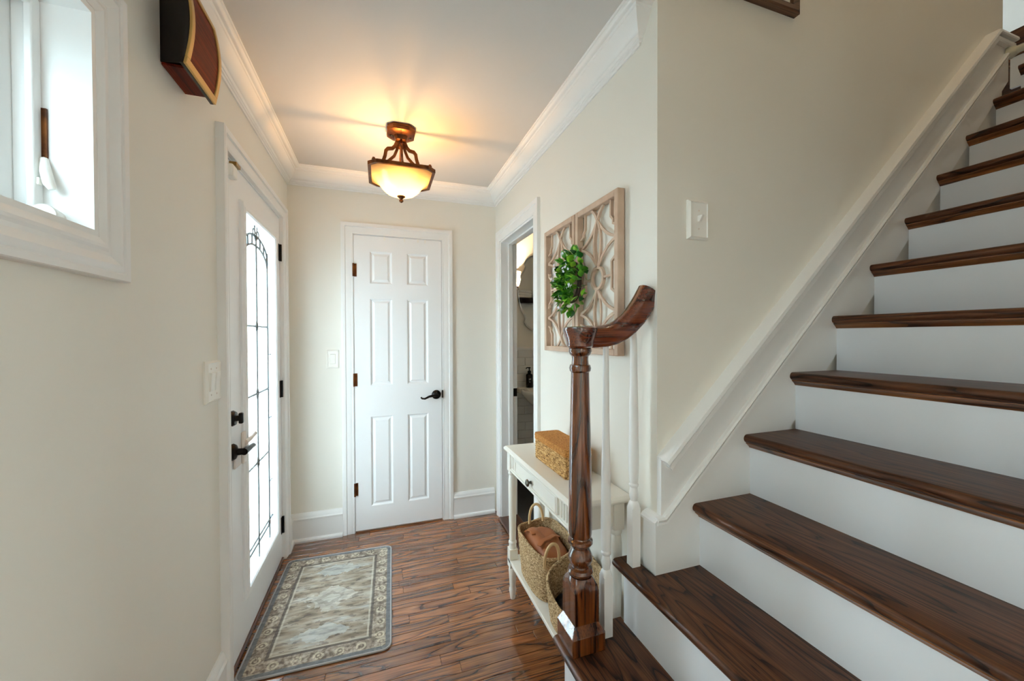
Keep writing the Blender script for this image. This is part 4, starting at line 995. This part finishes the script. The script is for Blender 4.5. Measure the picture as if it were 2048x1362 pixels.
# ------------------------------------------------------------------ bathroom beyond the doorway
BX0, BX1, BY0, BY1 = XR+.115, 2.5, 1.75, 3.40
struct(build(bx(BX0-.0, BX1, BY1, BY1+.1, 0, H), 'wall_bath_back', 'paint'), 'cream bathroom wall with mirror above white tiles', 'wall')
struct(build(bx(BX1, BX1+.1, BY0, BY1+.1, 0, H), 'wall_bath_side', 'paint'), 'cream side wall of the bathroom', 'wall')
struct(build(bx(BX0, BX1, BY0-.1, BY0, 0, H), 'wall_bath_near', 'paint'), 'cream near wall of the bathroom', 'wall')
struct(build(bx(XR, BX0, YB+.12, BY1+.1, 0, H), 'wall_bath_left', 'paint'), 'cream left wall of the bathroom', 'wall')
struct(build(bx(XR, BX1+.1, BY0-.1, BY1+.1, H, H+.1), 'ceiling_bath', 'ceil'), 'pale bathroom ceiling', 'ceiling')
struct(build(bx(XR+.12, BX1, BY0, BY1, -.02, .012), 'floor_bath', 'bathfloor'), 'dark charcoal bathroom floor', 'floor')
struct(build(MB().sweep([(BX0, YB+.12), (BX0, BY1), (BX1, BY1)], crown, plan(H)), 'trim_4', 'trim', sharp=25), 'white crown moulding in the bathroom', 'moulding')
wn = struct(build(bx(BX0, BX1, BY1-.008, BY1-.0005, .012, 1.21), 'wall_wainscot', 'grout'), 'white tiled wainscot behind the basin', 'wainscot')
tm = MB(); tw, th = .148, .073
v = []
for i, d in ((0, 0), (0, .005), (.003, .007)): v += [(-tw/2+i, -d, i), (tw/2-i, -d, i), (tw/2-i, -d, th-i), (-tw/2+i, -d, th-i)]
tm.add(v, [(r*4+k, r*4+(k+1) % 4, r*4+4+(k+1) % 4, r*4+4+k) for r in range(2) for k in range(4)]+[(8, 9, 10, 11), (3, 2, 1, 0)])
tmesh = tm.mesh('tile', sharp=25); tmesh.materials.append(M['bathtile'])
for r_ in range(16):
    for c_ in range(5):
        x = 1.06+c_*.151+(.0755 if r_ % 2 else 0)
        put('tile', tmesh, None, wn, Vector((x, BY1-.008, .014+r_*.0755))-wn.location)
struct(build(MB().sweep([(BX0, BY1), (BX1, BY1)], [(0, 0), (.014, 0), (.016, .010), (.022, .014), (.024, .028), (.018, .034), (0, .036)], plan(1.21)), 'trim_5', 'trim', sharp=25), 'white chair rail above the tiles', 'trim')
# mirror with scalloped outline
mr = tag(empty('wall_mirror', (1.475, BY1, 1.375)), 'frameless scalloped mirror on the bathroom wall', 'mirror')
half = [(0, 1), (.28, .985), (.50, .93), (.66, .84), (.74, .74), (.70, .66), (.74, .58), (.86, .44), (.96, .22), (1, 0)]
q1 = [(.265*a, .372*b) for a, b in half]
outl = q1+[(x, -y) for x, y in reversed(q1[:-1])]; outl = outl+[(-x, y) for x, y in reversed(outl[1:-1])]
def mirror_poly(s_): return [(1.475+x*s_, 1.752+y*s_) for x, y in outl]
build(MB().prism(mirror_poly(1), BY1-.012, BY1-.002, xz), 'backing', 'silver', mr)
build(MB().prism(mirror_poly(.955), BY1-.0145, BY1-.0115, xz), 'mirror_glass', 'mirror', mr)
# sconce
sn = tag(empty('wall_sconce', (1.165, BY1, 1.77)), 'small glowing glass sconce left of the bathroom mirror', 'sconce')
build(MB().lathe([(0, 0), (.045, 0), (.045, -.010), (.02, -.018), (0, -.018)], (1.165, BY1-.001, 1.775), 20, 1), 'backplate', 'bronze', sn)
build(MB().tube([(1.165, BY1-.015, 1.775), (1.165, BY1-.06, 1.765), (1.165, BY1-.085, 1.785)], .007, 10), 'arm', 'bronze', sn, sharp=60)
build(MB().lathe([(0, 1.785), (.030, 1.785), (.034, 1.792), (.034, 1.797), (0, 1.797)], (1.165, BY1-.085, 0), 20), 'cup', 'bronze', sn)
m = MB(); pr = [(.028, 1.798), (.040, 1.82), (.048, 1.86), (.046, 1.90), (.054, 1.93)]; v = []; seg_ = 24
for r_, z_ in pr: v += [(1.165+r_*math.cos(2*math.pi*k/seg_), BY1-.085+r_*math.sin(2*math.pi*k/seg_), z_) for k in range(seg_)]
m.add(v, [(i*seg_+k, i*seg_+(k+1) % seg_, (i+1)*seg_+(k+1) % seg_, (i+1)*seg_+k) for i in range(len(pr)-1) for k in range(seg_)])
build(m, 'glass_shade', 'sconceglass', sn, sharp=60)
point('sconce_bulb', (1.165, BY1-.085, 1.85), 38, (1, .74, .46), .02)
# pedestal basin
bs = tag(empty('pedestal_basin', (1.46, 3.2, 0)), 'white pedestal basin under the bathroom mirror', 'basin')
m = MB(); n = 48; v = []
for s_, z_ in ((.30, .66), (.55, .70), (.80, .77), (.95, .82), (1.0, .845), (1.0, .865), (.97, .872), (.90, .868), (.82, .84), (.60, .79), (.2, .77)):
    for k in range(n):
        a = 2*math.pi*k/n; c, q = math.cos(a), math.sin(a)
        y = q*.235*s_; v.append((1.46+c*.28*s_*(1 if q < 0 else 1.0), min(BY1-.02, 3.165+y*(1.0)), z_))
m.add(v, [(i*n+k, i*n+(k+1) % n, (i+1)*n+(k+1) % n, (i+1)*n+k) for i in range(10) for k in range(n)]+[tuple(range(n)), tuple(10*n+k for k in range(n))])
build(m, 'bowl', 'porcelain', bs, sharp=50)
build(bx(1.20, 1.72, 3.30, BY1-.012, .82, .872), 'back_deck', 'porcelain', bs, bevel=.012)
build(MB().lathe([(0, .012), (.11, .012), (.10, .05), (.075, .12), (.07, .5), (.09, .66), (0, .66)], (1.46, 3.2, 0), 24), 'pedestal', 'porcelain', bs)
fc = tag(empty('basin_tap', (1.46, 3.33, .872)), 'chrome tap on the pedestal basin', 'tap')
build(MB().tube([(1.46, 3.34, .872), (1.46, 3.34, .97), (1.46, 3.30, 1.0), (1.46, 3.24, .98)], .011, 10), 'spout', 'silver', fc, sharp=60)
for s_ in (-1, 1): build(MB().lathe([(0, .872), (.018, .872), (.014, .90), (.022, .915), (.02, .93), (0, .935)], (1.46+s_*.09, 3.335, 0), 16), 'tap_handle', 'silver', fc)
sp = tag(empty('soap_bottle', (1.305, 3.325, .873)), 'black pump soap bottle on the basin edge', 'bottle')
build(MB().lathe([(0, .873), (.030, .873), (.032, .877), (.032, .985), (.028, .996), (.013, 1.002), (.013, 1.008), (0, 1.008)], (1.305, 3.325, 0), 24), 'body', 'blackbody', sp)
pm_ = build(MB().lathe([(0, 1.006), (.016, 1.006), (.016, 1.026), (.006, 1.028), (.006, 1.048), (.012, 1.050), (.012, 1.060), (0, 1.062)], (1.305, 3.325, 0), 16), 'pump', 'blackbody', sp)
build(MB().tube([(1.305, 3.325, 1.056), (1.275, 3.305, 1.058), (1.262, 3.297, 1.050)], .005, 8), 'nozzle', 'blackbody', pm_, sharp=60)
lb = MB()
for z_, w_ in ((.955, .022), (.948, .018), (.925, .014)): lb.box(1.303-w_/2-.005, 1.303+w_/2-.005, 3.2920, 3.2932, z_-.0018, z_+.0018)
build(lb, 'printed_label', 'label', sp)
# shelf with towels that shows in the mirror
sh = tag(build(bx(1.70, 2.35, BY0, BY0+.16, 1.79, 1.86), 'wall_shelf', 'blackbody', bevel=.004), 'black wall shelf reflected in the bathroom mirror', 'shelf')
for x, lbn in ((1.86, 'folded white towel on the black shelf, doorway side'), (2.16, 'folded white towel on the black shelf, far side')):
    m = MB()
    for k in range(3): m.prism(rrect(x, BY0+.085, .10, .065, .03), 1.8605+k*.036, 1.8605+k*.036+.034, lambda p, q, t: (p, q, t))
    tag(build(m, 'folded_towel', 'towel', bevel=.01), lbn, 'towel', 'towels on the bathroom shelf')
